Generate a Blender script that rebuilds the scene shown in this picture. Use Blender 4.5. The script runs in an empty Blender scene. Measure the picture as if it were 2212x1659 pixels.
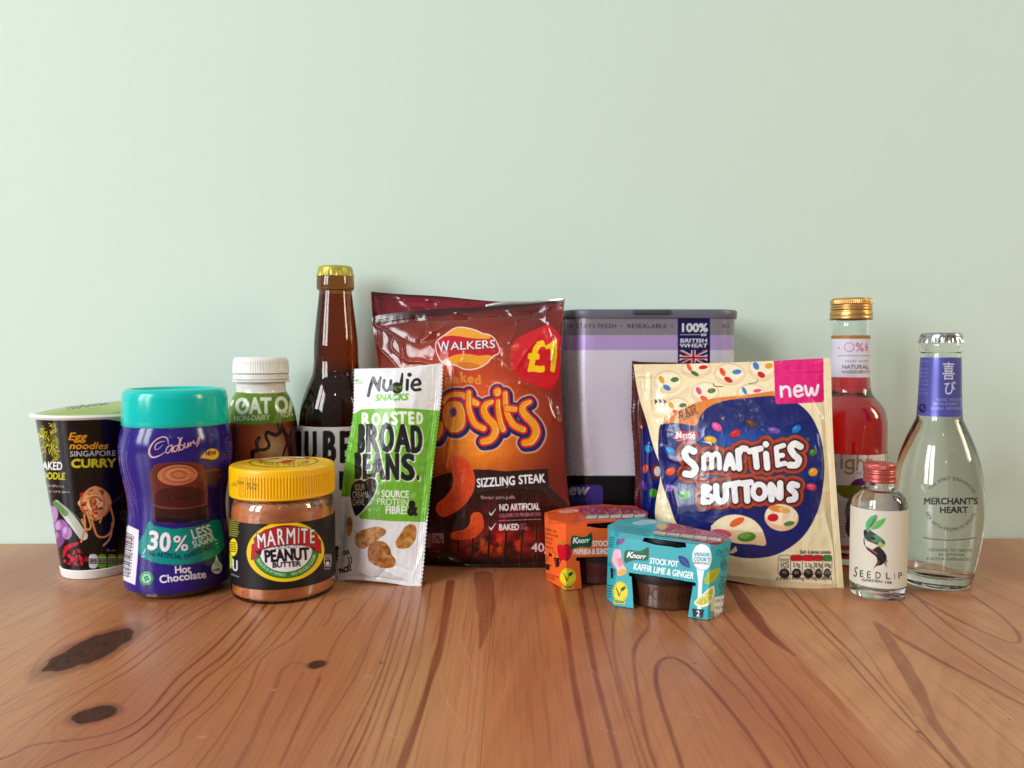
import bpy, math, random
import numpy as np

scene = bpy.context.scene
COL = scene.collection
R = math.radians

# ------------------------------------------------------------------ camera
FPX = 1671.0                     # focal length for a 2212 px wide frame
CX, CY = 1106.0, 829.5
CAM_H = 0.161
PITCH = math.atan(69.5 / FPX)
cam_data = bpy.data.cameras.new('camera')
cam_data.sensor_width = 36.0
cam_data.lens = 36.0 * FPX / 2212.0
cam_data.clip_start = 0.01
cam_data.clip_end = 50.0
cam = bpy.data.objects.new('camera', cam_data)
COL.objects.link(cam)
cam.location = (0, 0, CAM_H)
cam.rotation_euler = (math.pi / 2 - PITCH, 0, 0)
scene.camera = cam

# ------------------------------------------------------------------ light
world = bpy.data.worlds.new('World')
scene.world = world
world.use_nodes = True
bg = world.node_tree.nodes['Background']
# the room: cool daylight from the left and above, a darker warmer room behind the camera and to the right
wnt = world.node_tree
wtc = wnt.nodes.new('ShaderNodeTexCoord')
wsp = wnt.nodes.new('ShaderNodeSeparateXYZ')
wnt.links.new(wtc.outputs['Generated'], wsp.inputs[0])


def wmath(op, a, b):
    n = wnt.nodes.new('ShaderNodeMath')
    n.operation = op
    for k, v in enumerate((a, b)):
        if isinstance(v, (int, float)):
            n.inputs[k].default_value = v
        else:
            wnt.links.new(v, n.inputs[k])
    return n.outputs[0]


side = wmath('MULTIPLY_ADD', wsp.outputs[0], 0.5)
side.node.inputs[2].default_value = 0.5
wmix = wnt.nodes.new('ShaderNodeMix')
wmix.data_type = 'RGBA'
wnt.links.new(side, wmix.inputs[0])
wmix.inputs[6].default_value = (0.90, 0.97, 1.0, 1)
wmix.inputs[7].default_value = (1.0, 0.95, 0.86, 1)
wnt.links.new(wmix.outputs[2], bg.inputs[0])
up_ = wmath('MULTIPLY_ADD', wsp.outputs[2], 0.5)
up_.node.inputs[2].default_value = 0.5
up_ = wmath('MULTIPLY', wmath('POWER', up_, 2.0), 0.48)
lf_ = wmath('MULTIPLY_ADD', wsp.outputs[0], -0.5)
lf_.node.inputs[2].default_value = 0.5
lf_ = wmath('MULTIPLY', wmath('POWER', lf_, 2.0), 0.16)
wnt.links.new(wmath('ADD', wmath('ADD', up_, lf_), 0.03), bg.inputs[1])


def area(name, loc, target, sx, sy, power, color):
    d = bpy.data.lights.new(name, 'AREA')
    d.shape = 'RECTANGLE'
    d.size, d.size_y = sx, sy
    d.energy = power
    d.color = color
    o = bpy.data.objects.new(name, d)
    COL.objects.link(o)
    o.location = loc
    from mathutils import Vector
    v = Vector(target) - Vector(loc)
    o.rotation_euler = v.to_track_quat('-Z', 'Y').to_euler()
    return o


TGT = (0.0, 0.55, 0.15)
area('window_light', (-2.35, -0.95, 1.10), TGT, 0.55, 1.6, 38, (0.95, 0.98, 1.0))
area('window_light', (-1.85, -1.50, 1.10), TGT, 0.55, 1.6, 38, (0.95, 0.98, 1.0))
area('side_window_light', (2.1, 0.0, 0.95), TGT, 0.35, 0.9, 17, (1.0, 0.90, 0.64))


def bulb(name, loc, power, rad):
    d = bpy.data.lights.new(name, 'POINT')
    d.energy = power
    d.color = (1.0, 0.80, 0.55)
    d.shadow_soft_size = rad
    o = bpy.data.objects.new(name, d)
    COL.objects.link(o)
    o.location = loc


bulb('ceiling_bulb', (0.05, -0.85, 1.25), 2.2, 0.035)
bulb('ceiling_bulb', (0.12, -1.30, 0.85), 1.4, 0.03)

vs = scene.view_settings
vs.view_transform = 'Standard'
vs.look = 'None'
vs.gamma = 1.0
vs.use_curve_mapping = False
vs.exposure = 0.08
scene.cycles.max_bounces = 20
scene.cycles.transmission_bounces = 16
scene.cycles.glossy_bounces = 6
scene.cycles.transparent_max_bounces = 12
scene.cycles.sample_clamp_indirect = 6.0
scene.cycles.blur_glossy = 0.2
scene.cycles.use_denoising = True
scene.cycles.denoising_prefilter = 'ACCURATE'
scene.render.filter_size = 1.1

# ------------------------------------------------------------------ geometry of the view (used to measure the photograph)
FW = np.array([0, math.cos(PITCH), -math.sin(PITCH)])
UP = np.array([0, math.sin(PITCH), math.cos(PITCH)])
C0 = np.array([0, 0, CAM_H])


def ray(px, py):
    return np.array([(px - CX) / FPX, 0, 0]) + FW - UP * (py - CY) / FPX


def at(px, py, Y):
    d = ray(px, py)
    return C0 + d * (Y / d[1])


def ground(px, py, z=0.0):
    d = ray(px, py)
    return C0 + d * ((z - CAM_H) / d[2])


def project(pts):
    q = np.asarray(pts) - C0
    dep = q @ FW
    return CX + FPX * q[..., 0] / dep, CY - FPX * (q @ UP) / dep


SRC = 3968 / 2212
FR = {1: (80, 1440, 1.728), 2: (840, 980, 2.074), 3: (840, 1680, 2.37), 4: (1280, 1360, 1.729), 5: (1400, 1100, 1.4548),
      6: (2080, 1160, 1.9988), 7: (2080, 1940, 2.836), 8: (2420, 1360, 1.7284), 10: (1660, 1240, 3.0714), 11: (1640, 1780, 3.607),
      12: (460, 1640, 2.4386), 13: (3180, 1140, 2.963), 14: (3180, 1700, 2.513), 15: (840, 1680, 4.424)}


def zp(fr, x, y):
    ox, oy, k = FR[fr]
    return (ox + x / k) / SRC, (oy + y / k) / SRC


# ------------------------------------------------------------------ noise
def vnoise(x, y, seed=0):
    rng = np.random.RandomState(seed)
    T = rng.rand(256, 256)
    xi, yi = np.floor(x).astype(int), np.floor(y).astype(int)
    fx, fy = x - xi, y - yi
    fx, fy = fx * fx * (3 - 2 * fx), fy * fy * (3 - 2 * fy)
    a, b = T[yi % 256, xi % 256], T[yi % 256, (xi + 1) % 256]
    c, d = T[(yi + 1) % 256, xi % 256], T[(yi + 1) % 256, (xi + 1) % 256]
    return (a * (1 - fx) + b * fx) * (1 - fy) + (c * (1 - fx) + d * fx) * fy


def fbm(x, y, seed=0, o=4):
    s, a, t = 0, 1, 0
    for k in range(o):
        s = s + a * vnoise(x * 2 ** k, y * 2 ** k, seed + k)
        t += a
        a *= 0.5
    return s / t


def ridged(x, y, seed=0, o=3):
    s, a, t = 0, 1, 0
    for k in range(o):
        s = s + a * (1 - np.abs(2 * vnoise(x * 2 ** k, y * 2 ** k, seed + k) - 1) ** 0.8)
        t += a
        a *= 0.5
    return s / t


# ------------------------------------------------------------------ glyphs of the built-in font
GL = {}


def load_glyphs(chars):
    obs = []
    for ch in ['|'] + list(chars):
        for s in (ch, ch + '|'):
            c = bpy.data.curves.new('g', 'FONT')
            c.body = s
            c.resolution_u = 3
            o = bpy.data.objects.new('g', c)
            COL.objects.link(o)
            obs.append((ch, s, o))
    bpy.context.view_layer.update()
    dg = bpy.context.evaluated_depsgraph_get()
    ext = {}
    for ch, s, o in obs:
        ev = o.evaluated_get(dg)
        m = ev.to_mesh()
        v = np.array([w.co[:2] for w in m.vertices]) if len(m.vertices) else np.zeros((0, 2))
        if s == ch:
            m.calc_loop_triangles()
            t = np.array([q.vertices[:] for q in m.loop_triangles], int).reshape(-1, 3)
            GL[ch] = [v, t, 0]
        ext[s] = v[:, 0].max() if len(v) else 0
        ev.to_mesh_clear()
    for ch in GL:
        GL[ch][2] = ext[ch + '|'] - ext['|']
    for ch, s, o in obs:
        c = o.data
        bpy.data.objects.remove(o)
        bpy.data.curves.remove(c)


load_glyphs("ABCDEFGHIJKLMNOPQRSTUVWXYZabcdefghijklmnopqrstuvwxyz0123456789%&£.,:'!-+/ ®•<>é" + "喜び")
CAPH = 0.686


def layout(s, h, w=None, gap=0.0):
    """glyphs of s as (vertices, triangles) with cap height h, total width w if given"""
    x, out = 0.0, []
    for ch in s:
        v, t, adv = GL[ch]
        out.append((v + [x, 0], t))
        x += adv + gap
    k = h / CAPH
    kx = (w / (x - gap)) if w else k
    return [(v * [kx, k], t) for v, t in out], (x - gap) * kx


# ------------------------------------------------------------------ artwork: a flat sheet of ink that is later laid on a surface
def hexc(c):
    if isinstance(c, str):
        c = c.lstrip('#')
        return np.array([int(c[i:i + 2], 16) for i in (0, 2, 4)]) / 255
    return np.array(c) / 255.0


def lin(c):
    c = np.asarray(c, float)
    return np.where(c <= 0.04045, c / 12.92, ((np.clip(c, 0, None) + 0.055) / 1.055) ** 2.4)


def smooth(pts, n=8, closed=False):
    p = np.array(pts, float)
    if len(p) < 3:
        return p
    if closed:
        p = np.vstack([p[-1], p, p[0], p[1]])
    else:
        p = np.vstack([2 * p[0] - p[1], p, 2 * p[-1] - p[-2]])
    out = []
    for i in range(1, len(p) - 2):
        a, b, c, d = p[i - 1:i + 3]
        for k in range(n):
            t = k / n
            out.append(0.5 * (2 * b + (c - a) * t + (2 * a - 5 * b + 4 * c - d) * t * t + (3 * b - a - 3 * c + d) * t ** 3))
    if not closed:
        out.append(p[-2])
    return np.array(out)


class Sheet:
    def __init__(self, fr, x0, y0, x1, y1, base, s=0.5):
        self.fr, self.x0, self.y0, self.s = fr, x0, y0, s
        self.w, self.h = int((x1 - x0) * s) + 1, int((y1 - y0) * s) + 1
        self.a = np.zeros((self.h, self.w, 3)) + hexc(base)
        self.ht = np.zeros((self.h, self.w))
        yy, xx = np.mgrid[0:self.h, 0:self.w]
        self.X, self.Y = xx / s + x0, yy / s + y0

    def c(self, p):
        return (np.asarray(p, float) - [self.x0, self.y0]) * self.s

    def new(self):
        return np.zeros((self.h, self.w))

    def put(self, m, col, al=1.0):
        m = (m * al)[..., None]
        self.a = self.a * (1 - m) + (hexc(col) if not isinstance(col, np.ndarray) else col) * m
        return self

    def box(self, pts, pad):
        x0, y0 = np.floor(pts.min(0) - pad).astype(int)
        x1, y1 = np.ceil(pts.max(0) + pad).astype(int) + 1
        return max(x0, 0), max(y0, 0), min(x1, self.w), min(y1, self.h)

    # masks -------------------------------------------------------
    def m_poly(self, pts, sm=0, closed=True):
        if sm:
            pts = smooth(pts, sm, True)
        p = self.c(pts)
        m = self.new()
        x0, y0, x1, y1 = self.box(p, 1)
        if x1 <= x0 or y1 <= y0:
            return m
        acc = np.zeros((y1 - y0, x1 - x0))
        xs = np.arange(x0, x1)
        q = np.roll(p, -1, 0)
        for sub in (-0.25, 0.25):
            ys = np.arange(y0, y1) + sub
            ins = np.zeros((2, y1 - y0, x1 - x0), bool)
            for (ax, ay), (bx, by) in zip(p, q):
                if ay == by:
                    continue
                on = (ys >= min(ay, by)) & (ys < max(ay, by))
                if not on.any():
                    continue
                xi = ax + (ys[on] - ay) * (bx - ax) / (by - ay)
                for k, sx in enumerate((-0.25, 0.25)):
                    ins[k, on] ^= (xs[None, :] + sx) > xi[:, None]
            acc += ins.sum(0) * 0.25
        m[y0:y1, x0:x1] = acc
        return m

    def m_ell(self, cx, cy, rx, ry, rot=0):
        a = math.radians(rot)
        dx, dy = self.X - cx, self.Y - cy
        u, v = dx * math.cos(a) + dy * math.sin(a), -dx * math.sin(a) + dy * math.cos(a)
        d = np.sqrt((u / rx) ** 2 + (v / ry) ** 2)
        return np.clip((1 - d) * min(rx, ry) * self.s + 0.5, 0, 1)

    def m_rect(self, x0, y0, x1, y1, rad=0):
        cx, cy = (x0 + x1) / 2, (y0 + y1) / 2
        qx, qy = np.abs(self.X - cx) - (x1 - x0) / 2 + rad, np.abs(self.Y - cy) - (y1 - y0) / 2 + rad
        d = np.hypot(np.maximum(qx, 0), np.maximum(qy, 0)) + np.minimum(np.maximum(qx, qy), 0) - rad
        return np.clip(0.5 - d * self.s, 0, 1)

    def m_line(self, pts, w, w2=None, sm=6, closed=False):
        """a brush stroke of width w (to w2) along the points"""
        if sm:
            pts = smooth(pts, sm, closed)
        p = self.c(pts)
        if closed:
            p = np.vstack([p, p[:1]])
        n = len(p)
        ws = np.linspace(w, w if w2 is None else w2, n) if not isinstance(w, (list, tuple)) else np.interp(np.linspace(0, 1, n), np.linspace(0, 1, len(w)), w)
        ws = ws * self.s / 2
        m = self.new()
        for i in range(n - 1):
            a, b = p[i], p[i + 1]
            x0, y0, x1, y1 = self.box(np.array([a, b]), ws[i:i + 2].max() + 1.5)
            if x1 <= x0 or y1 <= y0:
                continue
            yy, xx = np.mgrid[y0:y1, x0:x1]
            d = b - a
            L = d @ d
            t = np.clip(((xx - a[0]) * d[0] + (yy - a[1]) * d[1]) / L, 0, 1) if L > 0 else np.zeros(xx.shape)
            dist = np.hypot(xx - a[0] - t * d[0], yy - a[1] - t * d[1]) - (ws[i] * (1 - t) + ws[i + 1] * t)
            m[y0:y1, x0:x1] = np.maximum(m[y0:y1, x0:x1], np.clip(0.5 - dist, 0, 1))
        return m

    def m_lines(self, strokes, w, **k):
        m = self.new()
        for st in strokes:
            m = np.maximum(m, self.m_line(st, w, **k))
        return m

    def m_glyphs(self, gl):
        m = self.new()
        for v, t in gl:
            if not len(t):
                continue
            p = self.c(v)
            for tri in p[t]:
                x0, y0, x1, y1 = self.box(tri, 0.6)
                if x1 <= x0 or y1 <= y0:
                    continue
                (ax, ay), (bx, by), (cx, cy) = tri
                ar = (bx - ax) * (cy - ay) - (cx - ax) * (by - ay)
                if abs(ar) < 1e-9:
                    continue
                sg = 1 if ar > 0 else -1
                yy, xx = np.mgrid[y0:y1, x0:x1]
                acc = np.zeros(xx.shape)
                for ox, oy in ((-.25, -.25), (.25, -.25), (-.25, .25), (.25, .25)):
                    X, Y = xx + ox, yy + oy
                    i = (((bx - ax) * (Y - ay) - (X - ax) * (by - ay)) * sg >= 0) & (((cx - bx) * (Y - by) - (X - bx) * (cy - by)) * sg >= 0) & (((ax - cx) * (Y - cy) - (X - cx) * (ay - cy)) * sg >= 0)
                    acc += i
                m[y0:y1, x0:x1] = np.minimum(1, m[y0:y1, x0:x1] + acc / 4)
        return m

    def m_text(self, s, x, y, h, w=None, rot=0, shear=0, al='l', bold=0, gap=0.0, bend=0):
        gl, tw = layout(s, h, w, gap)
        off = {'l': 0, 'c': -tw / 2, 'r': -tw}[al]
        a = math.radians(rot)
        out = []
        for v, t in gl:
            u, k = v[:, 0] + off + shear * v[:, 1], v[:, 1]
            k = k + bend * (((v[:, 0] / tw) - 0.5) ** 2 * 4 - 1) * -1
            out.append((np.stack([x + u * math.cos(a) - k * math.sin(a), y - u * math.sin(a) - k * math.cos(a)], 1), t))
        m = self.m_glyphs(out)
        return dilate(m, bold * self.s) if bold else m

    def m_arc(self, s, cx, cy, rx, ry, a0, a1, h, up=True, bold=0, wk=1.0, a2=None):
        """text on an ellipse; angles in degrees, 0 = right, 90 = top"""
        gl, tw = layout(s, h)
        out = []
        for v, t in gl:
            if not len(v):
                continue
            mid = (v[:, 0].min() + v[:, 0].max()) / 2
            ang = math.radians(a0 + (a1 - a0) * mid / tw)
            px, py = cx + rx * math.cos(ang), cy - ry * math.sin(ang)
            tx, ty = -rx * math.sin(ang), -ry * math.cos(ang)
            L = math.hypot(tx, ty)
            tx, ty = tx / L, ty / L
            if up:
                tx, ty = -tx, -ty
            nx, ny = ty, -tx
            u, k = (v[:, 0] - mid) * wk, v[:, 1]
            out.append((np.stack([px + u * tx + k * nx, py + u * ty + k * ny], 1), t))
        m = self.m_glyphs(out)
        return dilate(m, bold * self.s) if bold else m

    # painting shortcuts --------------------------------------------
    def text(self, s, x, y, h, col, **k):
        return self.put(self.m_text(s, x, y, h, **k), col)

    def line(self, pts, w, col, al=1, **k):
        return self.put(self.m_line(pts, w, **k), col, al)

    def poly(self, pts, col, sm=0, al=1):
        return self.put(self.m_poly(pts, sm), col, al)

    def ell(self, cx, cy, rx, ry, col, rot=0, al=1):
        return self.put(self.m_ell(cx, cy, rx, ry, rot), col, al)

    def rect(self, x0, y0, x1, y1, col, rad=0, al=1):
        return self.put(self.m_rect(x0, y0, x1, y1, rad), col, al)

    def tiny(self, x0, y0, x1, y1, col, lh=14, seed=1, al=0.8, rot=0):
        """lines of small print too small to read"""
        rng = random.Random(seed)
        a = math.radians(rot)
        m = self.new()
        y = 0
        while y < y1 - y0:
            x = 0
            while x < (x1 - x0) * rng.uniform(0.8, 1):
                ww = rng.uniform(8, 30)
                p = [(x0 + q * math.cos(a) + y * math.sin(a), y0 - q * math.sin(a) + y * math.cos(a)) for q in (x, min(x + ww, x1 - x0))]
                m = np.maximum(m, self.m_line(p, lh * 0.42, sm=0))
                x += ww + 7
            y += lh
        return self.put(m, col, al)

    def crease(self, pts, w, h, sm=4):
        """a raised fold (height h in mm, width w) for the sheet's relief"""
        p = self.c(smooth(pts, sm))
        d = np.full((self.h, self.w), 1e9)
        w2 = w * self.s
        for a, b in zip(p[:-1], p[1:]):
            x0, y0, x1, y1 = self.box(np.array([a, b]), w2 * 3)
            if x1 <= x0 or y1 <= y0:
                continue
            yy, xx = np.mgrid[y0:y1, x0:x1]
            e = b - a
            L = e @ e + 1e-9
            t = np.clip(((xx - a[0]) * e[0] + (yy - a[1]) * e[1]) / L, 0, 1)
            d[y0:y1, x0:x1] = np.minimum(d[y0:y1, x0:x1], np.hypot(xx - a[0] - t * e[0], yy - a[1] - t * e[1]))
        self.ht += h * np.exp(-np.minimum(d / w2, 9) ** 1.2) * (d < 1e8)

    # reading --------------------------------------------------------
    def sample(self, px, py, what='a'):
        ox, oy, k = FR[self.fr]
        x = ((px * SRC - ox) * k - self.x0) * self.s
        y = ((py * SRC - oy) * k - self.y0) * self.s
        A = self.a if what == 'a' else self.ht
        x, y = np.clip(x, 0, self.w - 1.001), np.clip(y, 0, self.h - 1.001)
        xi, yi = x.astype(int), y.astype(int)
        fx, fy = x - xi, y - yi
        if what == 'a':
            fx, fy = fx[..., None], fy[..., None]
        return (A[yi, xi] * (1 - fx) + A[yi, xi + 1] * fx) * (1 - fy) + (A[yi + 1, xi] * (1 - fx) + A[yi + 1, xi + 1] * fx) * fy


def dilate(m, r):
    if r <= 0.3:
        return m
    ys, xs = np.nonzero(m > 0.02)
    if not len(ys):
        return m
    k = int(math.ceil(r))
    y0, y1, x0, x1 = max(ys.min() - k, 0), ys.max() + k + 1, max(xs.min() - k, 0), xs.max() + k + 1
    sub = np.pad(m[y0:y1, x0:x1], k)
    H, W = m[y0:y1, x0:x1].shape
    out = np.zeros((H, W))
    for dy in range(-k, k + 1):
        for dx in range(-k, k + 1):
            wgt = min(1.0, max(0.0, r + 0.5 - math.hypot(dx, dy)))
            if wgt > 0:
                np.maximum(out, sub[k + dy:k + dy + H, k + dx:k + dx + W] * wgt, out)
    res = m.copy()
    res[y0:y1, x0:x1] = np.maximum(res[y0:y1, x0:x1], out)
    return res


# ------------------------------------------------------------------ materials
MATS = {}


def mat(name, color=(200, 200, 200), rough=0.5, metal=0.0, trans=0.0, ior=1.5, coat=0.0, art=False, spec=0.5, bump=None, absorb=None, alpha=None, sss=0.0):
    if name in MATS:
        return MATS[name]
    m = bpy.data.materials.new(name)
    m.use_nodes = True
    nt = m.node_tree
    b = nt.nodes['Principled BSDF']
    c = lin(hexc(color))
    b.inputs['Base Color'].default_value = (*c, 1)
    b.inputs['Roughness'].default_value = rough
    b.inputs['Metallic'].default_value = metal
    b.inputs['Transmission Weight'].default_value = trans
    b.inputs['IOR'].default_value = ior
    b.inputs['Coat Weight'].default_value = coat
    b.inputs['Coat Roughness'].default_value = 0.06
    b.inputs['Specular IOR Level'].default_value = spec
    if sss:
        b.inputs['Subsurface Weight'].default_value = sss
        b.inputs['Subsurface Radius'].default_value = (0.004, 0.003, 0.002)
        b.inputs['Subsurface Scale'].default_value = 1.0
    if art:
        v = nt.nodes.new('ShaderNodeVertexColor')
        v.layer_name = 'ink'
        nt.links.new(v.outputs[0], b.inputs['Base Color'])
    if bump:
        sc, st, dist = bump
        tc = nt.nodes.new('ShaderNodeTexCoord')
        n = nt.nodes.new('ShaderNodeTexNoise')
        n.inputs['Scale'].default_value = sc
        n.inputs['Detail'].default_value = 4
        nt.links.new(tc.outputs['Object'], n.inputs['Vector'])
        bp = nt.nodes.new('ShaderNodeBump')
        bp.inputs['Strength'].default_value = st
        bp.inputs['Distance'].default_value = dist
        nt.links.new(n.outputs[0], bp.inputs['Height'])
        nt.links.new(bp.outputs[0], b.inputs['Normal'])
        # slight unevenness of the sheen
        n2 = nt.nodes.new('ShaderNodeTexNoise')
        n2.inputs['Scale'].default_value = 60
        mr = nt.nodes.new('ShaderNodeMapRange')
        mr.inputs[3].default_value = max(0.02, rough - 0.07)
        mr.inputs[4].default_value = rough + 0.07
        nt.links.new(tc.outputs['Object'], n2.inputs['Vector'])
        nt.links.new(n2.outputs[0], mr.inputs[0])
        nt.links.new(mr.outputs[0], b.inputs['Roughness'])
    if absorb:
        va = nt.nodes.new('ShaderNodeVolumeAbsorption')
        va.inputs[0].default_value = (*absorb[0], 1)
        va.inputs[1].default_value = absorb[1]
        nt.links.new(va.outputs[0], nt.nodes['Material Output'].inputs['Volume'])
    MATS[name] = m
    return m


# ------------------------------------------------------------------ meshes
def link(name, me, m, parent=None, loc=None):
    o = bpy.data.objects.new(name, me)
    COL.objects.link(o)
    if m:
        me.materials.append(m)
    if parent:
        o.parent = parent
    if loc is not None:
        o.location = loc
    return o


def thing(name, label, cat, group=None, loc=(0, 0, 0)):
    o = bpy.data.objects.new(name, None)
    o.empty_display_size = 0.02
    COL.objects.link(o)
    o.location = loc
    o['label'], o['category'] = label, cat
    if group:
        o['group'] = group
    return o


class Mesh:
    """collects faces (numpy) and links them as one object"""

    def __init__(self):
        self.v, self.q, self.t, self.c, self.n = [], [], [], [], 0

    def add(self, v, q=None, t=None, c=None):
        v = np.asarray(v, float).reshape(-1, 3)
        if q is not None and len(q):
            self.q.append(np.asarray(q, int) + self.n)
        if t is not None and len(t):
            self.t.append(np.asarray(t, int) + self.n)
        self.v.append(v)
        if c is None:
            c = np.ones((len(v), 3))
        c = np.asarray(c, float)
        self.c.append(np.tile(c, (len(v), 1)) if c.ndim == 1 else c.reshape(-1, 3))
        self.n += len(v)

    def grid(self, P, c=None, wrap=False, flip=False):
        nr, nc = P.shape[:2]
        i = np.arange(nr * nc).reshape(nr, nc)
        if wrap:
            i = np.hstack([i, i[:, :1]])
        a, b, d, e = i[:-1, :-1], i[:-1, 1:], i[1:, 1:], i[1:, :-1]
        q = np.stack([a, e, d, b] if flip else [a, b, d, e], -1).reshape(-1, 4)
        self.add(P, q=q, c=c)

    def fan(self, ring, centre, c=None, flip=False):
        n = len(ring)
        i = np.arange(n)
        t = np.stack([i, (i + 1) % n, np.full(n, n)], 1)
        if flip:
            t = t[:, [1, 0, 2]]
        self.add(np.vstack([ring, centre]), t=t, c=c)

    def build(self, name, m, parent=None, loc=None, sharp=35, ink=False, weld=0):
        v = np.vstack(self.v)
        q = np.vstack(self.q) if self.q else np.zeros((0, 4), int)
        t = np.vstack(self.t) if self.t else np.zeros((0, 3), int)
        me = bpy.data.meshes.new(name)
        me.vertices.add(len(v))
        off = np.array(loc if loc is not None else (0, 0, 0))
        me.vertices.foreach_set('co', (v - off).ravel())
        me.loops.add(q.size + t.size)
        me.loops.foreach_set('vertex_index', np.concatenate([q.ravel(), t.ravel()]))
        me.polygons.add(len(q) + len(t))
        me.polygons.foreach_set('loop_start', np.concatenate([np.arange(len(q)) * 4, q.size + np.arange(len(t)) * 3]))
        me.polygons.foreach_set('use_smooth', np.ones(len(q) + len(t), bool))
        if ink:
            ca = me.color_attributes.new('ink', 'FLOAT_COLOR', 'POINT')
            cc = np.ones((len(v), 4), np.float32)
            cc[:, :3] = lin(np.vstack(self.c)) ** 1.18
            ca.data.foreach_set('color', cc.ravel())
        me.update(calc_edges=True)
        me.validate()
        if weld:
            import bmesh
            bm = bmesh.new()
            bm.from_mesh(me)
            bmesh.ops.remove_doubles(bm, verts=bm.verts, dist=weld)
            bm.to_mesh(me)
            bm.free()
        if sharp:
            me.set_sharp_from_angle(angle=math.radians(sharp))
        return link(name, me, m, parent, loc)


def prof_smooth(pr, n=6):
    return smooth(pr, n)


class Turn:
    """a turned body standing at (X, Y): measures read off the photograph become radii and heights"""

    def __init__(self, ax, base_py, hw_base, zm=0.06):
        self.ax = ax
        self.zm = zm                    # the height at which the axis was read
        Y = 0.55
        for _ in range(12):
            r = self.rad_at(hw_base, ax, Y)
            Y = ground(ax, base_py)[1] + r
        self.set(ax, Y)

    @staticmethod
    def rad_at(hw, ax, Y):
        return hw * (Y * math.cos(PITCH) + (CAM_H - 0.06) * math.sin(PITCH)) / FPX / math.sqrt(1 + ((ax - CX) / FPX) ** 2)

    def set(self, ax, Y):
        self.Y = Y
        self.X = (ax - CX) / FPX * (Y * math.cos(PITCH) + (CAM_H - self.zm) * math.sin(PITCH))
        self.ax = ax
        self.k = Y / FPX
        self.face = math.atan2(-self.X, Y)      # angle (from -y towards +x) that looks at the lens

    def r(self, hw):
        return self.rad_at(hw, self.ax, self.Y)

    def z(self, py):
        return at(self.ax, py, self.Y)[2]

    def prof(self, rows):
        return [(self.r(h), self.z(y)) for h, y in rows]

    def pt(self, r, th, z):
        """th measured from the side that faces the lens"""
        a = self.face + th
        return np.stack([self.X + r * np.sin(a), self.Y - r * np.cos(a), z + 0 * a], -1)

    def lathe(self, pr, name, m, parent, n=96, art=None, rfun=None, cap0=True, cap1=True, rows=None, base=None, arc=None, sharp=35, flip=False, clamp=78, front=300, dirt=None):
        pr = np.array(pr, float)
        if rows:
            L = np.r_[0, np.cumsum(np.hypot(*np.diff(pr, axis=0).T))]
            u = np.linspace(0, L[-1], rows)
            pr = np.stack([np.interp(u, L, pr[:, 0]), np.interp(u, L, pr[:, 1])], 1)
        if arc:
            th = np.linspace(-R(arc), R(arc), n)
        elif art is not None:
            th = np.concatenate([np.linspace(-R(96), R(96), front), np.linspace(R(96), R(264), 30)[1:-1]])
        else:
            th = np.linspace(-math.pi, math.pi, n, endpoint=False)
        T, Z = np.meshgrid(th, pr[:, 1])
        Rr = np.repeat(pr[:, :1], len(th), 1)
        P0 = self.pt(Rr, T, Z)
        c = None
        if art is not None:
            Tc = np.clip((T + math.pi) % (2 * math.pi) - math.pi, -R(clamp), R(clamp))
            px, py = project(self.pt(Rr, Tc, Z))
            c = art.sample(px, py)
            if base is not None:
                far = np.abs((T + math.pi) % (2 * math.pi) - math.pi) > R(clamp + 6)
                c[far] = hexc(base)
            c = c.reshape(-1, 3)
        if rfun is not None:
            Rr = Rr + rfun(T, Z)
        P = self.pt(Rr, T, Z)
        M = Mesh()
        M.grid(P, c, wrap=not arc, flip=flip)
        if not arc:
            for cap, k in ((cap0, 0), (cap1, -1)):
                if cap and pr[k, 0] > 1e-6:
                    ring = P[k]
                    M.fan(ring, [self.X, self.Y, ring[:, 2].mean()], c=None if c is None else c.reshape(len(pr), -1, 3)[k, 0], flip=(k == 0) ^ flip)
        return M.build(name, m, parent, sharp=sharp, ink=art is not None, weld=1e-7 if art is None else 0)


def strip(prof_pts, closed=True):
    return prof_pts


# ------------------------------------------------------------------ soft packs
def edge3(fr, pts, n):
    """an edge of a pack: rows of (x, y, Y) in a zoomed picture's pixels -> n points"""
    P = np.array([at(*zp(fr, x, y), Y) for x, y, Y in pts])
    if len(P) > 2:
        P = smooth(P, 12)
    L = np.r_[0, np.cumsum(np.linalg.norm(np.diff(P, axis=0), axis=1))]
    u = np.linspace(0, L[-1], n)
    return np.stack([np.interp(u, L, P[:, k]) for k in range(3)], 1)


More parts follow.
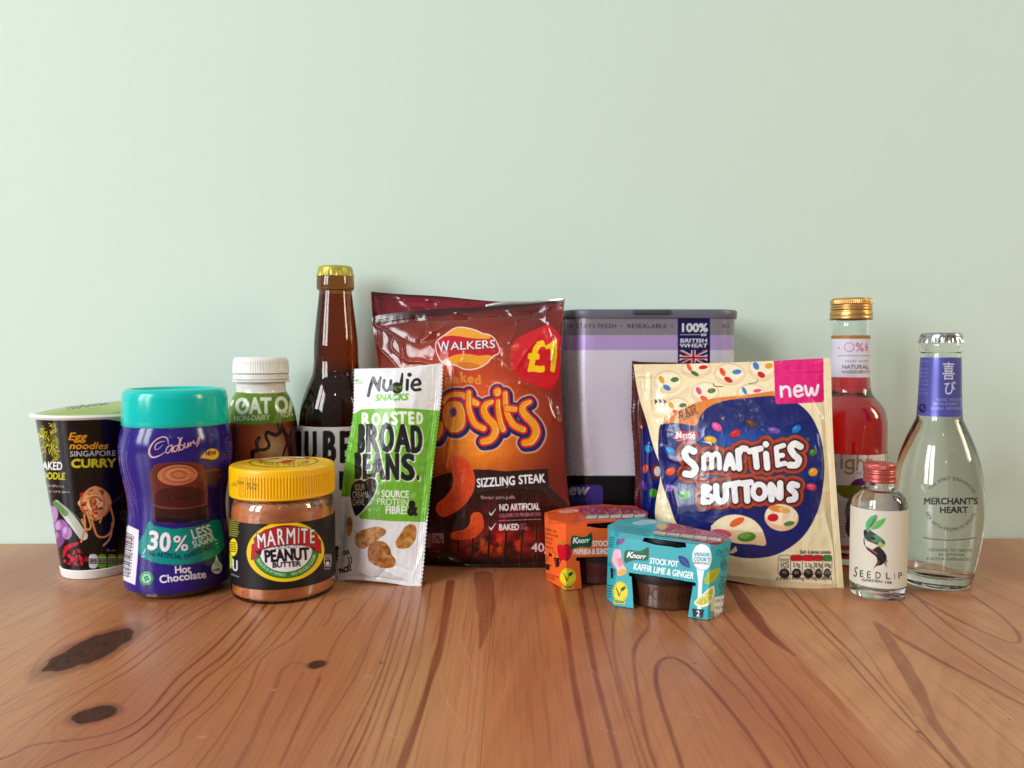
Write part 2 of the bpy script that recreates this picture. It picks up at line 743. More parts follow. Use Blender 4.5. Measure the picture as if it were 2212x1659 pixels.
def pack(name, parent, fr, L, Rr, T, B, nu, nv, bulge, art, m, relief=None, back=None, back_col=(200, 200, 200), zig=None):
    """two sheets of film joined along their edges (Coons patch through four edges)"""
    le, re, te, be = edge3(fr, L, nv), edge3(fr, Rr, nv), edge3(fr, T, nu), edge3(fr, B, nu)
    s, t = np.meshgrid(np.linspace(0, 1, nu), np.linspace(0, 1, nv))
    s3, t3 = s[..., None], t[..., None]
    P = ((1 - s3) * le[:, None] + s3 * re[:, None] + (1 - t3) * te[None] + t3 * be[None]
         - ((1 - s3) * (1 - t3) * te[0] + s3 * (1 - t3) * te[-1] + (1 - s3) * t3 * be[0] + s3 * t3 * be[-1]))
    if zig:
        amp, n, sides = zig
        dx = re[0] - le[0]
        dx = dx / np.linalg.norm(dx)
        tri = np.abs(((t * n) % 1) - 0.5) * 2 - 0.5
        if 'r' in sides:
            P = P + dx * (amp * tri * np.clip((s - 0.97) / 0.03, 0, 1))[..., None]
        if 'l' in sides:
            P = P - dx * (amp * tri * np.clip((0.03 - s) / 0.03, 0, 1))[..., None]
    N = np.cross(te[-1] - te[0], be[0] - te[0])
    N = N / np.linalg.norm(N)
    if N[1] > 0:
        N = -N
    F = P + N * bulge(s, t)[..., None]
    px, py = project(F)
    c = art.sample(px, py)
    h = art.sample(px, py, 'h') * 0.001
    if relief is not None:
        h = h + relief(s, t)
    fade = np.clip(np.minimum(np.minimum(s, 1 - s), np.minimum(t, 1 - t)) / 0.02, 0, 1)
    F = F + N * (h * fade)[..., None]
    M = Mesh()
    M.grid(F, c.reshape(-1, 3), flip=True)
    st = 4
    ii, jj = np.r_[0:nv - 1:st, nv - 1], np.r_[0:nu - 1:st, nu - 1]
    bs, bt = s[np.ix_(ii, jj)], t[np.ix_(ii, jj)]
    Bk = P[np.ix_(ii, jj)] - N * (0.0004 + (back(bs, bt) if back else 0.0))[..., None] * np.ones(bs.shape)[..., None]
    M.grid(Bk, np.tile(hexc(back_col), (bs.size, 1)))
    o = M.build(name, m, parent, sharp=60, ink=True)
    return o, F, N, (s, t)


# ================================================================== table and wall
def nodes(m):
    nt = m.node_tree

    def N(kind, **kw):
        n = nt.nodes.new(kind)
        for k, v in kw.items():
            if k.startswith('i'):
                n.inputs[int(k[1:])].default_value = v
            else:
                setattr(n, k, v)
        return n

    def math_(op, a, b=None, c=None, clamp=False):
        n = nt.nodes.new('ShaderNodeMath')
        n.operation = op
        n.use_clamp = clamp
        for k, v in enumerate((a, b, c)):
            if v is None:
                continue
            if isinstance(v, (int, float)):
                n.inputs[k].default_value = v
            else:
                nt.links.new(v, n.inputs[k])
        return n.outputs[0]

    def mix(f, a, b, blend='MIX'):
        n = nt.nodes.new('ShaderNodeMix')
        n.data_type = 'RGBA'
        n.blend_type = blend
        for i, v in ((0, f), (6, a), (7, b)):
            if isinstance(v, (int, float)):
                n.inputs[i].default_value = v
            elif isinstance(v, tuple):
                n.inputs[i].default_value = (*lin(hexc(v)), 1)
            else:
                nt.links.new(v, n.inputs[i])
        return n.outputs[2]
    return nt, N, math_, mix


def smoothstep_node(nt, x, a, b):
    n = nt.nodes.new('ShaderNodeMapRange')
    n.interpolation_type = 'SMOOTHSTEP'
    n.inputs[1].default_value = a
    n.inputs[2].default_value = b
    nt.links.new(x, n.inputs[0])
    return n.outputs[0]


# ---- the growth-ring field of three boards of pine: level sets become the dark late-wood lines
KNOTS = [(-0.2275, 0.4130, 0.0135, 0.031, 0.12), (-0.1860, 0.3375, 0.0088, 0.0085, 0.10), (-0.1005, 0.3925, 0.0044, 0.0052, 0.1)]


def ring_field(x, y, board):
    wob = 0.0030 * (fbm(x * 9 + 3, y * 5, 11) - 0.5) * 2 + 0.0012 * (fbm(x * 40, y * 14, 12) - 0.5) * 2
    if board == 0:
        xx = x + wob * 1.6
        for kx, ky, rx, ry, tl in KNOTS:
            dx, dy = x - kx - (y - ky) * tl, y - ky
            g = np.exp(-(dx / (rx * 3.2)) ** 2 - (dy / (ry * 2.6 + 0.01)) ** 2)
            xx = xx - 0.80 * dx * g
        f = xx * 50 + 3.2 * (vnoise(xx * 11 + 5, y * 0.7, 3) - 0.5) + 2.2 * np.sin(xx * 33 + 1.0)
        return f
    if board == 1:
        u = x - 0.088 - 0.10 * (y - 0.40) + wob * 2
        # arches that point away from the viewer on the right, straight lines towards the left edge
        return -(np.sqrt((u * 1.0) ** 2 + 0.006 ** 2) * 62 + (y + 6 * wob) * 12 * np.exp(-(u / 0.07) ** 2) - 2)
    u = x - 0.245 - 0.26 * (y - 0.45) + wob * 2
    return np.sqrt(u ** 2 + 0.007 ** 2) * 54 + (y + 5 * wob) * 13 * np.exp(-(u / 0.09) ** 2) + 7.3


# long dark late-wood lines, measured on the photograph and laid out on the table plane: (points, widths, strength)
GRAIN_LEFT = [
    ([(0, 575), (160, 480), (330, 400), (540, 290), (700, 225)], 6, .45), ([(0, 350), (120, 310), (300, 240), (420, 215)], 6, .5), ([(0, 300), (150, 250), (260, 215)], 6, .4),
    ([(0, 430), (250, 330), (420, 265), (520, 235)], 7, .5), ([(125, 660), (165, 565), (300, 452), (450, 402), (550, 396)], 9, .5), ([(0, 760), (120, 700), (260, 648), (420, 592), (560, 480), (700, 380), (860, 290), (960, 250)], 8, .6),
    ([(0, 800), (180, 725), (350, 645), (500, 560), (640, 450), (780, 360), (900, 300)], 7, .55), ([(40, 850), (250, 740), (440, 640), (620, 520), (760, 400), (900, 320), (980, 280)], 8, .7),
    ([(300, 770), (430, 680), (560, 600), (720, 480), (860, 380), (1000, 290)], 9, .75), ([(225, 905), (245, 825), (330, 765), (475, 748), (530, 800), (440, 878), (300, 915)], 7, .4),
    ([(-60, 1010), (60, 965), (130, 930), (250, 912), (400, 893), (540, 850), (640, 780), (760, 640), (900, 520), (1000, 420), (1100, 310), (1160, 250)], 14, .9),
    ([(150, 1040), (330, 962), (480, 922), (600, 862), (720, 752), (830, 640), (960, 540), (1050, 440), (1150, 310), (1200, 250)], 15, .95), ([(460, 1024), (600, 935), (700, 840), (800, 720), (880, 640), (980, 560), (1100, 420), (1200, 300)], 13, .85),
    ([(555, 1030), (680, 920), (740, 840), (850, 760), (960, 640), (1080, 540), (1180, 420), (1260, 310)], 8, .7), ([(640, 1024), (760, 940), (800, 860), (930, 740), (1050, 600), (1180, 480), (1300, 330), (1350, 260)], 9, .8),
    ([(840, 1024), (950, 880), (1060, 700), (1120, 560), (1250, 470), (1330, 370), (1390, 290)], 9, .8), ([(900, 1024), (1000, 850), (1090, 690), (1150, 570)], 6, .5), ([(1010, 1024), (1080, 900), (1130, 780), (1180, 680), (1205, 612), (1260, 575), (1310, 590)], [26, 24, 18, 8], .5),
    ([(1200, 1015), (1260, 880), (1330, 730), (1370, 640)], 11, .9), ([(1400, 560), (1440, 480), (1500, 400), (1560, 330), (1620, 250)], 7, .6), ([(1280, 1024), (1380, 860), (1470, 720), (1540, 600), (1600, 440), (1660, 330), (1700, 240)], 8, .75),
    ([(1440, 1024), (1500, 900), (1580, 740), (1640, 600), (1690, 420), (1730, 250)], 10, .85), ([(1415, 1010), (1520, 800), (1600, 640), (1660, 480), (1710, 330), (1745, 240)], 7, .7), ([(1490, 1024), (1560, 880), (1630, 700), (1690, 520), (1740, 370), (1770, 240)], 10, .85),
    ([(1520, 1024), (1610, 830), (1680, 640), (1740, 450), (1780, 240)], 7, .7), ([(1590, 1024), (1660, 820), (1720, 650), (1770, 480), (1800, 330), (1818, 230)], 10, .8), ([(1660, 1000), (1710, 830), (1770, 640), (1810, 480), (1850, 230)], 8, .6),
    ([(1715, 1030), (1780, 850), (1840, 660), (1890, 480), (1930, 230)], [40, 36, 34, 36, 40], .85), ([(1850, 500), (1890, 380), (1950, 230)], 6, .5), ([(1380, 420), (1412, 385), (1440, 320), (1500, 300)], 8, .6),
    ([(2070, 200), (2082, 330), (2076, 430), (2055, 520)], [90, 84, 52, 10], .62), ([(1990, 1024), (2010, 700), (2020, 420), (2030, 230)], 5, .35), ([(330, 335), (480, 300), (620, 262)], 7, .5), ([(720, 400), (715, 350), (760, 310), (820, 300)], 9, .55),
    ([(1560, 560), (1610, 430), (1660, 290)], 5, .5), ([(1100, 1024), (1180, 850), (1250, 700), (1300, 620)], 7, .5)]
SCRATCHES = [([(1965, 480), (2010, 560), (2035, 640)], 4, .5), ([(1890, 640), (1900, 720), (1960, 820), (2030, 890)], 4, .55), ([(2170, 560), (2180, 640), (2150, 740)], 3, .4), ([(1565, 636), (1595, 640)], 6, .9), ([(1140, 690), (1180, 694)], 6, .7), ([(840, 898), (880, 892)], 8, .8), ([(1660, 880), (1720, 905)], 4, .6), ([(1560, 760), (1600, 800)], 3, .5), ([(1150, 395), (1220, 372)], 4, .4),
             ([(640, 660), (660, 662)], 7, .6), ([(1480, 380), (1530, 372)], 4, .5), ([(2560, 850), (2660, 880)], 5, .6), ([(2480, 450), (2560, 420)], 4, .5), ([(2520, 580), (2620, 700)], 3, .4), ([(2900, 780), (3010, 810)], 4, .5), ([(2720, 380), (2760, 420)], 4, .5), ([(3050, 520), (3080, 500)], 5, .6)]
GRAIN_RIGHT = [
    ([(200, 200), (215, 270), (250, 420), (280, 640), (320, 840), (360, 1030)], 27, .85), ([(300, 200), (312, 280), (345, 460), (380, 640), (430, 830), (482, 1030)], 26, .85), ([(350, 200), (370, 290), (410, 460), (460, 640), (510, 830), (570, 1024)], 9, .7),
    ([(500, 250), (466, 335), (450, 420), (455, 540), (490, 700), (540, 850), (600, 1024)], 14, .6), ([(580, 250), (596, 360), (602, 420), (552, 490), (540, 570), (570, 780), (600, 920), (640, 1030)], 19, .75),
    ([(752, 1034), (700, 880), (655, 740), (634, 640), (646, 575), (695, 550), (765, 580), (850, 660), (930, 750), (1010, 850), (1080, 950), (1135, 1034)], 22, .9), ([(620, 300), (700, 390), (800, 480), (900, 600), (1000, 700), (1080, 800), (1180, 900), (1260, 1024)], 11, .75),
    ([(720, 290), (800, 385), (900, 500), (1000, 620), (1100, 740), (1200, 880), (1290, 1024)], 17, .85), ([(780, 290), (860, 390), (980, 520), (1080, 640), (1180, 760), (1290, 900), (1380, 1024)], 9, .65), ([(860, 290), (930, 370), (1040, 500), (1130, 610), (1240, 720), (1350, 860), (1480, 1024)], 12, .8),
    ([(960, 240), (1050, 370), (1120, 455), (1232, 545)], [40, 66, 58, 12], .95), ([(1232, 545), (1300, 630), (1400, 730), (1470, 830)], [12, 40, 50, 10], .30), ([(1150, 240), (1190, 280), (1300, 400), (1420, 520), (1560, 680), (1700, 830), (1900, 1010)], 10, .8),
    ([(1200, 240), (1240, 280), (1360, 420), (1500, 560), (1660, 740), (1830, 940), (1910, 1034)], 12, .85), ([(1270, 240), (1320, 290), (1450, 420), (1560, 560), (1640, 680), (1740, 800)], 8, .65), ([(1562, 392), (1612, 450), (1680, 560), (1750, 680), (1830, 840), (1980, 1030)], [8, 46, 66, 60, 44, 30], .62),
    ([(1570, 395), (1700, 480), (1900, 590), (2230, 765)], [14, 28, 22, 18], .75), ([(1640, 280), (1680, 310), (1850, 460), (2050, 600), (2230, 715)], 11, .8), ([(1730, 280), (1760, 300), (1900, 420), (2100, 550), (2230, 625)], 13, .8),
    ([(1700, 262), (1880, 362), (2060, 452), (2172, 488), (2188, 452), (2110, 370), (1990, 285)], 15, .8), ([(2020, 250), (2230, 345)], 9, .7), ([(2040, 215), (2230, 285)], 8, .6), ([(1900, 700), (2050, 830), (2230, 985)], 11, .55), ([(1000, 870), (1080, 980), (1120, 1034)], 7, .5),
    ([(1500, 900), (1600, 1024)], 8, .5), ([(2060, 720), (2230, 860)], 7, .5), ([(120, 280), (150, 600), (190, 1024)], 5, .35), ([(780, 800), (830, 900), (900, 1024)], 7, .35)]


def grain_lines(xs, ys_of, sets):
    """raster of the lines on the (u, v) grid of the table top; ys_of maps row -> Y"""
    m = np.zeros((len(ys_of), len(xs)))
    k = 0
    for L, dx in sets:
        for pts, w, st in L:
            k += 1
            P = smooth(pts, 10)
            px, py = P[:, 0] / 1.984 + dx, P[:, 1] / 1.984 + 2050 / SRC
            G = np.array([ground(a, b)[:2] for a, b in zip(px, py)])
            ws = np.interp(np.linspace(0, 1, len(P)), np.linspace(0, 1, len(w)), w) if isinstance(w, list) else np.full(len(P), float(w))
            ws = ws / 1.984 * G[:, 1] / FPX / 2 * (0.82 + 0.36 * vnoise(np.arange(len(P)) / 5.0, np.full(len(P), k * 1.7), 17))
            d = G[-1] - G[max(-3, -len(G))]
            if G[-1, 1] < 0.312:
                G = np.vstack([G, G[-1] + d / np.linalg.norm(d) * 0.10])
                ws = np.r_[ws, ws[-1]]
            soft = 0.00045
            for i in range(len(G) - 1):
                a, b = G[i], G[i + 1]
                pad = max(ws[i], ws[i + 1]) + soft * 2
                j0, j1 = np.searchsorted(xs, [min(a[0], b[0]) - pad, max(a[0], b[0]) + pad])
                i0, i1 = np.searchsorted(ys_of, [min(a[1], b[1]) - pad, max(a[1], b[1]) + pad])
                if j1 <= j0 or i1 <= i0:
                    continue
                X, Y = np.meshgrid(xs[j0:j1], ys_of[i0:i1])
                e = b - a
                L2 = e @ e + 1e-12
                t = np.clip(((X - a[0]) * e[0] + (Y - a[1]) * e[1]) / L2, 0, 1)
                # width is counted across the grain (x), so that slanting lines keep their thickness
                dd = np.hypot(X - a[0] - t * e[0], Y - a[1] - t * e[1]) - (ws[i] * (1 - t) + ws[i + 1] * t)
                v = np.clip(0.5 - dd / (2 * soft), 0, 1)
                m[i0:i1, j0:j1] = np.maximum(m[i0:i1, j0:j1], v * st)
    return m


def build_table():
    M = Mesh()
    rings, knots, tones, lines, scr = [], [], [], [], []
    yb = lambda x: 0.652 + 0.022 * x
    boards = [(-0.95, -0.01255, 0), (-0.0124, 0.152, 1), (0.152, 0.95, 2)]
    for x0, x1, b in boards:
        st = 0.00065
        fine = np.arange(max(x0, -0.46), min(x1, 0.46), st)
        xs = np.unique(np.r_[np.linspace(x0, fine[0], 12), fine, np.linspace(fine[-1], x1, 12)])
        ys = np.r_[np.linspace(-0.20, 0.20, 8)[:-1], np.linspace(0.20, 1.0, 300)]
        Xg, Yg = np.meshgrid(xs, ys)
        top = yb(Xg)
        Yg = np.where(ys[:, None] > 0.20, 0.20 + (ys[:, None] - 0.2) / 0.8 * (top - 0.20), Yg)
        P = np.stack([Xg, Yg, 0 * Xg], -1)
        M.grid(P)
        f = ring_field(Xg, Yg, b)
        rows_ = Yg[:, len(xs) // 2]
        lines.append(grain_lines(xs, rows_, ((GRAIN_LEFT, 0.0), (GRAIN_RIGHT, 1968 / SRC))).ravel())
        scr.append(grain_lines(xs, rows_, ((SCRATCHES, 0.0),)).ravel())
        kd = np.full(Xg.shape, 9.0)
        if b == 0:
            for kx, ky, rx, ry, tl in KNOTS:
                dx, dy = Xg - kx - (Yg - ky) * tl, Yg - ky
                d = np.hypot(dx / rx, dy / ry) + 0.35 * (fbm(Xg * 220, Yg * 110, 5) - 0.5)
                kd = np.minimum(kd, d)
        rings.append(f.ravel())
        knots.append(kd.ravel())
        tones.append(np.full(f.size, (0.5, 0.15, 0.62)[b]))
        # front edge, underside and the back edge of the board
        n = len(xs)
        for row, flip in ((P[0], False), (P[-1], True)):
            low = row - [0, 0, 0.028]
            M.grid(np.stack([low, row]), flip=flip)
            for L, val in ((rings, f[0] * 0), (knots, f[0] * 0 + 9), (tones, f[0] * 0 + 0.3), (lines, f[0] * 0), (scr, f[0] * 0)):
                L.append(np.tile(val, 2))
        M.grid(np.stack([P[-1] - [0, 0, 0.028], P[0] - [0, 0, 0.028]]))
        for L, v in ((rings, 0.2), (knots, 9), (tones, 0.3), (lines, 0), (scr, 0)):
            L.append(np.full(2 * n, v, float))
    m = bpy.data.materials.new('varnished_pine')
    m.use_nodes = True
    nt, N, mt, mix = nodes(m)
    b = nt.nodes['Principled BSDF']

    def attr(name):
        a = nt.nodes.new('ShaderNodeAttribute')
        a.attribute_name = name
        return a.outputs['Fac']
    tc = N('ShaderNodeTexCoord')

    def noise(sx, sy, scale=1.0, detail=3.0):
        mp = N('ShaderNodeMapping')
        mp.inputs['Scale'].default_value = (sx, sy, 1)
        nt.links.new(tc.outputs['Object'], mp.inputs['Vector'])
        n = N('ShaderNodeTexNoise')
        n.inputs['Scale'].default_value = scale
        n.inputs['Detail'].default_value = detail
        nt.links.new(mp.outputs[0], n.inputs['Vector'])
        return n.outputs[0]
    jit = mt('MULTIPLY_ADD', noise(300, 22), 0.16, -0.08)
    ring = mt('ADD', attr('ring'), jit)
    ph = mt('FRACT', ring)
    idx = mt('FLOOR', ring)
    wn = N('ShaderNodeTexWhiteNoise', noise_dimensions='1D')
    nt.links.new(idx, wn.inputs['W'])
    wv = wn.outputs['Value']
    # late wood: a soft rise, a crisp end; every ring has its own width and depth
    edge = mt('MULTIPLY_ADD', wv, 0.30, 0.52)
    rise = mt('DIVIDE', mt('SUBTRACT', ph, edge), mt('SUBTRACT', 0.93, edge), clamp=True)
    rise = smoothstep_node(nt, rise, 0.0, 0.8)
    fall = mt('SUBTRACT', 1.0, smoothstep_node(nt, ph, 0.93, 0.985))
    line = mt('MULTIPLY', mt('MULTIPLY', rise, fall), mt('MULTIPLY_ADD', wv, 0.62, 0.30))
    patch = noise(9, 2.2, 1.0, 3)
    line = mt('MULTIPLY', line, mt('MULTIPLY_ADD', patch, 0.9, 0.45), clamp=True)
    traced = mt('MULTIPLY', attr('late_wood'), mt('MULTIPLY_ADD', noise(160, 12, 1.0, 3), 0.9, 0.48), clamp=True)
    line = mt('MAXIMUM', mt('MULTIPLY', line, 0.20), mt('MULTIPLY', traced, 1.0))
    # faint rings in between
    wv2 = mt('FRACT', mt('MULTIPLY', ring, 3.1))
    faint = mt('MULTIPLY', smoothstep_node(nt, wv2, 0.3, 0.9), 0.10)
    pale = mix(attr('tone'), (184, 116, 72), (202, 150, 108))
    pale = mix(smoothstep_node(nt, patch, 0.30, 0.72), pale, (164, 93, 56))
    colr = mix(mt('ADD', line, faint, clamp=True), pale, (122, 52, 32))
    fib = noise(620, 16, 1.0, 3)
    colr = mix(mt('MULTIPLY', smoothstep_node(nt, fib, 0.46, 0.72), 0.42), colr, (138, 74, 42))
    # resin specks
    vo = N('ShaderNodeTexVoronoi')
    mp = N('ShaderNodeMapping')
    mp.inputs['Scale'].default_value = (75, 52, 1)
    nt.links.new(tc.outputs['Object'], mp.inputs['Vector'])
    nt.links.new(mp.outputs[0], vo.inputs['Vector'])
    vo.inputs['Scale'].default_value = 1.0
    spot = mt('MULTIPLY', mt('LESS_THAN', vo.outputs['Distance'], 0.075), mt('GREATER_THAN', noise(14, 14, 1.0, 0), 0.56))
    colr = mix(mt('MULTIPLY', spot, 0.75), colr, (92, 44, 30))
    colr = mix(mt('MULTIPLY', attr('scratch'), 0.55), colr, (226, 182, 150))
    # knots
    kn = attr('knot')
    halo = mt('SUBTRACT', 1.0, smoothstep_node(nt, kn, 0.95, 1.55))
    colr = mix(mt('MULTIPLY', halo, 0.75), colr, (112, 56, 32))
    core = mt('SUBTRACT', 1.0, smoothstep_node(nt, kn, 0.92, 1.03))
    kcol = mix(noise(260, 120, 1.0, 4), (46, 24, 16), (96, 54, 36))
    kring = mt('MULTIPLY', smoothstep_node(nt, mt('FRACT', mt('MULTIPLY_ADD', kn, 4.3, mt('MULTIPLY', noise(180, 90), 1.2))), 0.55, 0.95), 0.55)
    kcol = mix(kring, kcol, (20, 11, 9))
    colr = mix(core, colr, kcol)
    nt.links.new(mt('MULTIPLY_ADD', core, -0.36, 0.5), b.inputs['Specular IOR Level'])
    nt.links.new(colr, b.inputs['Base Color'])
    rg = N('ShaderNodeMapRange')
    rg.inputs[3].default_value = 0.24
    rg.inputs[4].default_value = 0.42
    nt.links.new(noise(16, 9, 1.0, 5), rg.inputs[0])
    nt.links.new(mt('MULTIPLY_ADD', core, 0.22, rg.outputs[0]), b.inputs['Roughness'])
    bp = N('ShaderNodeBump')
    bp.inputs['Strength'].default_value = 0.25
    bp.inputs['Distance'].default_value = 0.0004
    hgt = mt('ADD', mt('MULTIPLY', fib, 0.5), mt('MULTIPLY', line, -0.7))
    nt.links.new(hgt, bp.inputs['Height'])
    nt.links.new(bp.outputs[0], b.inputs['Normal'])
    o = M.build('table_top', m, sharp=40)
    for nm, arr in (('ring', rings), ('knot', knots), ('tone', tones), ('late_wood', lines), ('scratch', scr)):
        a = o.data.attributes.new(nm, 'FLOAT', 'POINT')
        a.data.foreach_set('value', np.concatenate(arr).astype(np.float32))
    o['kind'] = 'structure'
    o['label'] = 'varnished pine table top with dark knots and wavy grain'
    o['category'] = 'table'
    return o


build_table()


def build_wall():
    M = Mesh()
    f = lambda x: 0.6535 + 0.022 * x
    for a, b, flip in ((0, 0.1, False), (0.1, 0, True)):
        off = a
        P = np.array([[[x, f(x) + off, z] for x in (-2.5, 2.5)] for z in (-0.7, 2.4)])
        M.grid(P, flip=flip)
    m = mat('mint_wall_paint', (208, 226, 215), rough=0.62, spec=0.25, bump=(420, 0.30, 0.0005))
    o = M.build('wall', m)
    o['kind'] = 'structure'
    o['label'] = 'plain pale mint painted wall behind the table'
    o['category'] = 'wall'
    # a nick and a few specks in the paint
    return o


build_wall()

# shared materials
INK_GLOSS = mat('printed_gloss_sleeve', art=True, rough=0.14, spec=0.42, bump=(300, 0.04, 0.0005))
INK_PAPER = mat('printed_paper', art=True, rough=0.48, spec=.35, bump=(900, 0.08, 0.0003))
INK_CARD = mat('printed_card', art=True, rough=0.38, spec=.35, bump=(500, 0.10, 0.0004))
INK_FOIL = mat('printed_foil', art=True, rough=0.19, spec=0.6, coat=0.1, bump=(170, 0.05, 0.0008))
INK_MATT = mat('printed_matt_film', art=True, rough=0.30, bump=(190, 0.22, 0.0009))
INK_TIN = mat('printed_tin', art=True, rough=0.28, metal=0.28, spec=.4, bump=(250, 0.008, 0.0002))
CLEAR = mat('clear_glass', (250, 253, 250), rough=0.0, trans=1.0, ior=1.5)


# ================================================================== noodle pot
def noodle_pot():
    t = Turn(207, 1256, 75)
    t.set(207, t.Y + 0.005)
    o = thing('noodle_pot', 'black printed noodle pot with green foil lid at the left end of the row', 'noodle pot')
    s = Sheet(1, 40, 150, 800, 1430, (24, 22, 26))
    rng = random.Random(4)
    for a, b in (((138, 385), (150, 585)), ((140, 380), (235, 585)), ((212, 355), (240, 560))):
        for k in range(26):
            u = rng.random()
            x, y = a[0] + (b[0] - a[0]) * u, a[1] + (b[1] - a[1]) * u
            pts = [(x + rng.uniform(-26, 26), y + rng.uniform(-26, 26)) for _ in range(4)]
            s.line(pts, 3.2, rng.choice([(196, 190, 40), (150, 150, 30), (222, 214, 80)]))
    s.text('NAKED', 105, 655, 52, (240, 240, 240), w=174, rot=-1, bold=3)
    s.text('NOODLE', 100, 716, 44, (208, 205, 40), w=197, rot=-2, bold=3)
    s.text('Egg noodles in a', 130, 768, 19, (232, 232, 232), w=160, rot=-3, shear=.2, bold=1)
    s.text('Chinese curry sauce', 130, 806, 19, (232, 232, 232), w=196, rot=-2, shear=.2, bold=1)
    s.text('Egg', 314, 458, 50, (226, 160, 40), w=122, rot=-1, shear=.28, bold=3)
    s.text('noodles', 322, 518, 44, (232, 170, 50), w=262, shear=.28, bold=3)
    s.text('SINGAPORE', 328, 569, 36, (236, 236, 236), w=310, rot=1, bold=1)
    s.text('CURRY', 338, 642, 53, (214, 205, 44), w=300, rot=1, bold=5)
    # vegetables
    s.line([(240, 880), (330, 980), (420, 1100)], [40, 66, 60], (216, 218, 210))
    for k in range(5):
        s.line([(232 + k * 6, 870), (330 + k * 12, 985 - k * 3), (400 + k * 12, 1105 - k * 8)], 4, (150, 168, 150))
    s.line([(228, 880), (300, 950)], [30, 40], (110, 150, 100))
    for x, y, a, b, r, c in ((205, 960, 45, 62, 10, (190, 150, 200)), (265, 1050, 55, 60, 0, (168, 110, 180)), (245, 1120, 50, 62, 20, (140, 82, 150)), (310, 1080, 34, 44, 0, (186, 140, 200))):
        s.ell(x, y, a, b, c, r)
        s.ell(x - 12, y - 16, a * .4, b * .5, (226, 200, 228), r, .6)
        s.line([(x - a * .3, y + b * .8), (x, y), (x + 6, y - b)], 3, (110, 60, 120))
    s.line([(286, 1238), (310, 1180), (380, 1150)], [12, 34, 20], (205, 20, 60))
    for k in range(34):
        a, d = rng.uniform(0, 6.28), rng.uniform(0, 1)
        x, y = 370 + math.cos(a) * 85 * d, 1250 + math.sin(a) * 52 * d
        s.ell(x, y, rng.uniform(6, 16), rng.uniform(5, 12), rng.choice([(190, 20, 66), (216, 40, 80), (150, 10, 50)]), rng.uniform(0, 90))
    # fork and the nest of noodles
    for k in range(4):
        s.line([(575 + k * 10, 905 - k * 6), (650 + k * 6, 850 - k * 4), (760, 740 - k * 6)], 9, (110, 36, 52))
    cols = [(244, 196, 140), (220, 150, 96), (252, 226, 184), (196, 112, 62), (238, 178, 118)]
    s.ell(500, 885, 100, 104, (176, 108, 66))
    for k in range(95):
        a0 = rng.uniform(0, 6.28)
        ra, rb = rng.uniform(8, 112), rng.uniform(12, 112)
        pts = [(500 + ra * math.cos(a0 + q * .5), 880 + rb * math.sin(a0 + q * .5)) for q in range(rng.randint(3, 6))]
        s.line(pts, rng.uniform(9, 15), rng.choice(cols))
    for k in range(16):
        x, y = 490 + rng.uniform(-90, 90), 890 + rng.uniform(-95, 95)
        s.ell(x, y, rng.uniform(7, 20), rng.uniform(5, 9), rng.choice([(208, 44, 60), (60, 70, 40), (214, 60, 70)]), rng.uniform(0, 180))
    for pts in ([(600, 900), (622, 1010), (585, 1095), (515, 1100), (478, 1000)], [(425, 960), (432, 1050), (405, 1140)], [(615, 1010), (600, 1110), (555, 1165)], [(410, 990), (440, 1055), (470, 1040), (450, 960)], [(560, 930), (530, 1010)]):
        s.line(pts, 15, (206, 132, 84))
        s.line(pts, 6, (238, 184, 132))
    for x, c in ((486, (226, 226, 226)), (546, (120, 180, 60)), (612, (120, 180, 60)), (676, (120, 180, 60))):
        s.rect(x - 29, 1222, x + 29, 1318, c, 22)
        s.rect(x - 25, 1252, x + 25, 1286, (30, 30, 30), 2)
        s.tiny(x - 22, 1246, x + 24, 1290, (235, 235, 235), 15, x)
    s.text('Per pot', 578, 1203, 16, (230, 230, 230), w=56, bold=1)
    s.text('Typical Values Per 100g: Energy', 455, 1342, 16, (230, 230, 230), w=270, rot=1, bold=1)
    s.ell(690, 965, 26, 32, (90, 96, 86))
    s.ell(690, 965, 20, 26, (24, 22, 26))
    s.line([(683, 985), (690, 965), (697, 942)], 9, (90, 96, 86))
    ztop, z0 = t.z(893), 0.0035
    rt, rb = t.r(124), t.r(76)
    rr = lambda z: rb + (rt - rb) * (z / ztop)
    t.lathe([(rr(0.0035), 0.0035), (rr(ztop), ztop)], 'cup_body', INK_GLOSS, o, art=s, base=(24, 22, 26), rows=300, front=260, cap0=False, cap1=False)
    white = mat('white_paper_rim', (236, 234, 228), rough=0.4)
    t.lathe([(rb - .0012, 0), (rb + .0004, 0.0004), (rb + .0009, .0022), (rr(.0055) + .0008, .0062), (rr(.0062) + .0001, .0068)], 'base_rim', white, o, n=128, cap1=False)
    t.lathe([(rt - .001, ztop - .0014), (rt + .0025, ztop - .0016), (rt + .0036, ztop), (rt + .0025, ztop + .0016), (rt - .001, ztop + .0014)], 'rim', white, o, n=128, cap0=False, cap1=False)
    # foil lid: domed and lifted towards the back right, with a pull tab over the rim
    ls = Sheet(1, 40, 120, 900, 330, (160, 178, 70))
    ls.text('NOODLE', 315, 258, 44, (52, 58, 36), w=280, rot=9, shear=-.5, bold=3)
    ls.tiny(200, 205, 420, 245, (120, 130, 60), 16, 3, .5, 8)
    M = Mesh()
    nr, nc = 44, 220
    q, th = np.meshgrid(np.linspace(0, 1, nr), np.linspace(-math.pi, math.pi, nc))
    rad = (rt + .0016) * q
    ax_ = np.cos(th - R(115))
    tab = np.exp(-((th - R(38)) / R(20)) ** 2)
    rad = rad * (1 + .13 * tab * np.clip((q - .8) / .2, 0, 1))
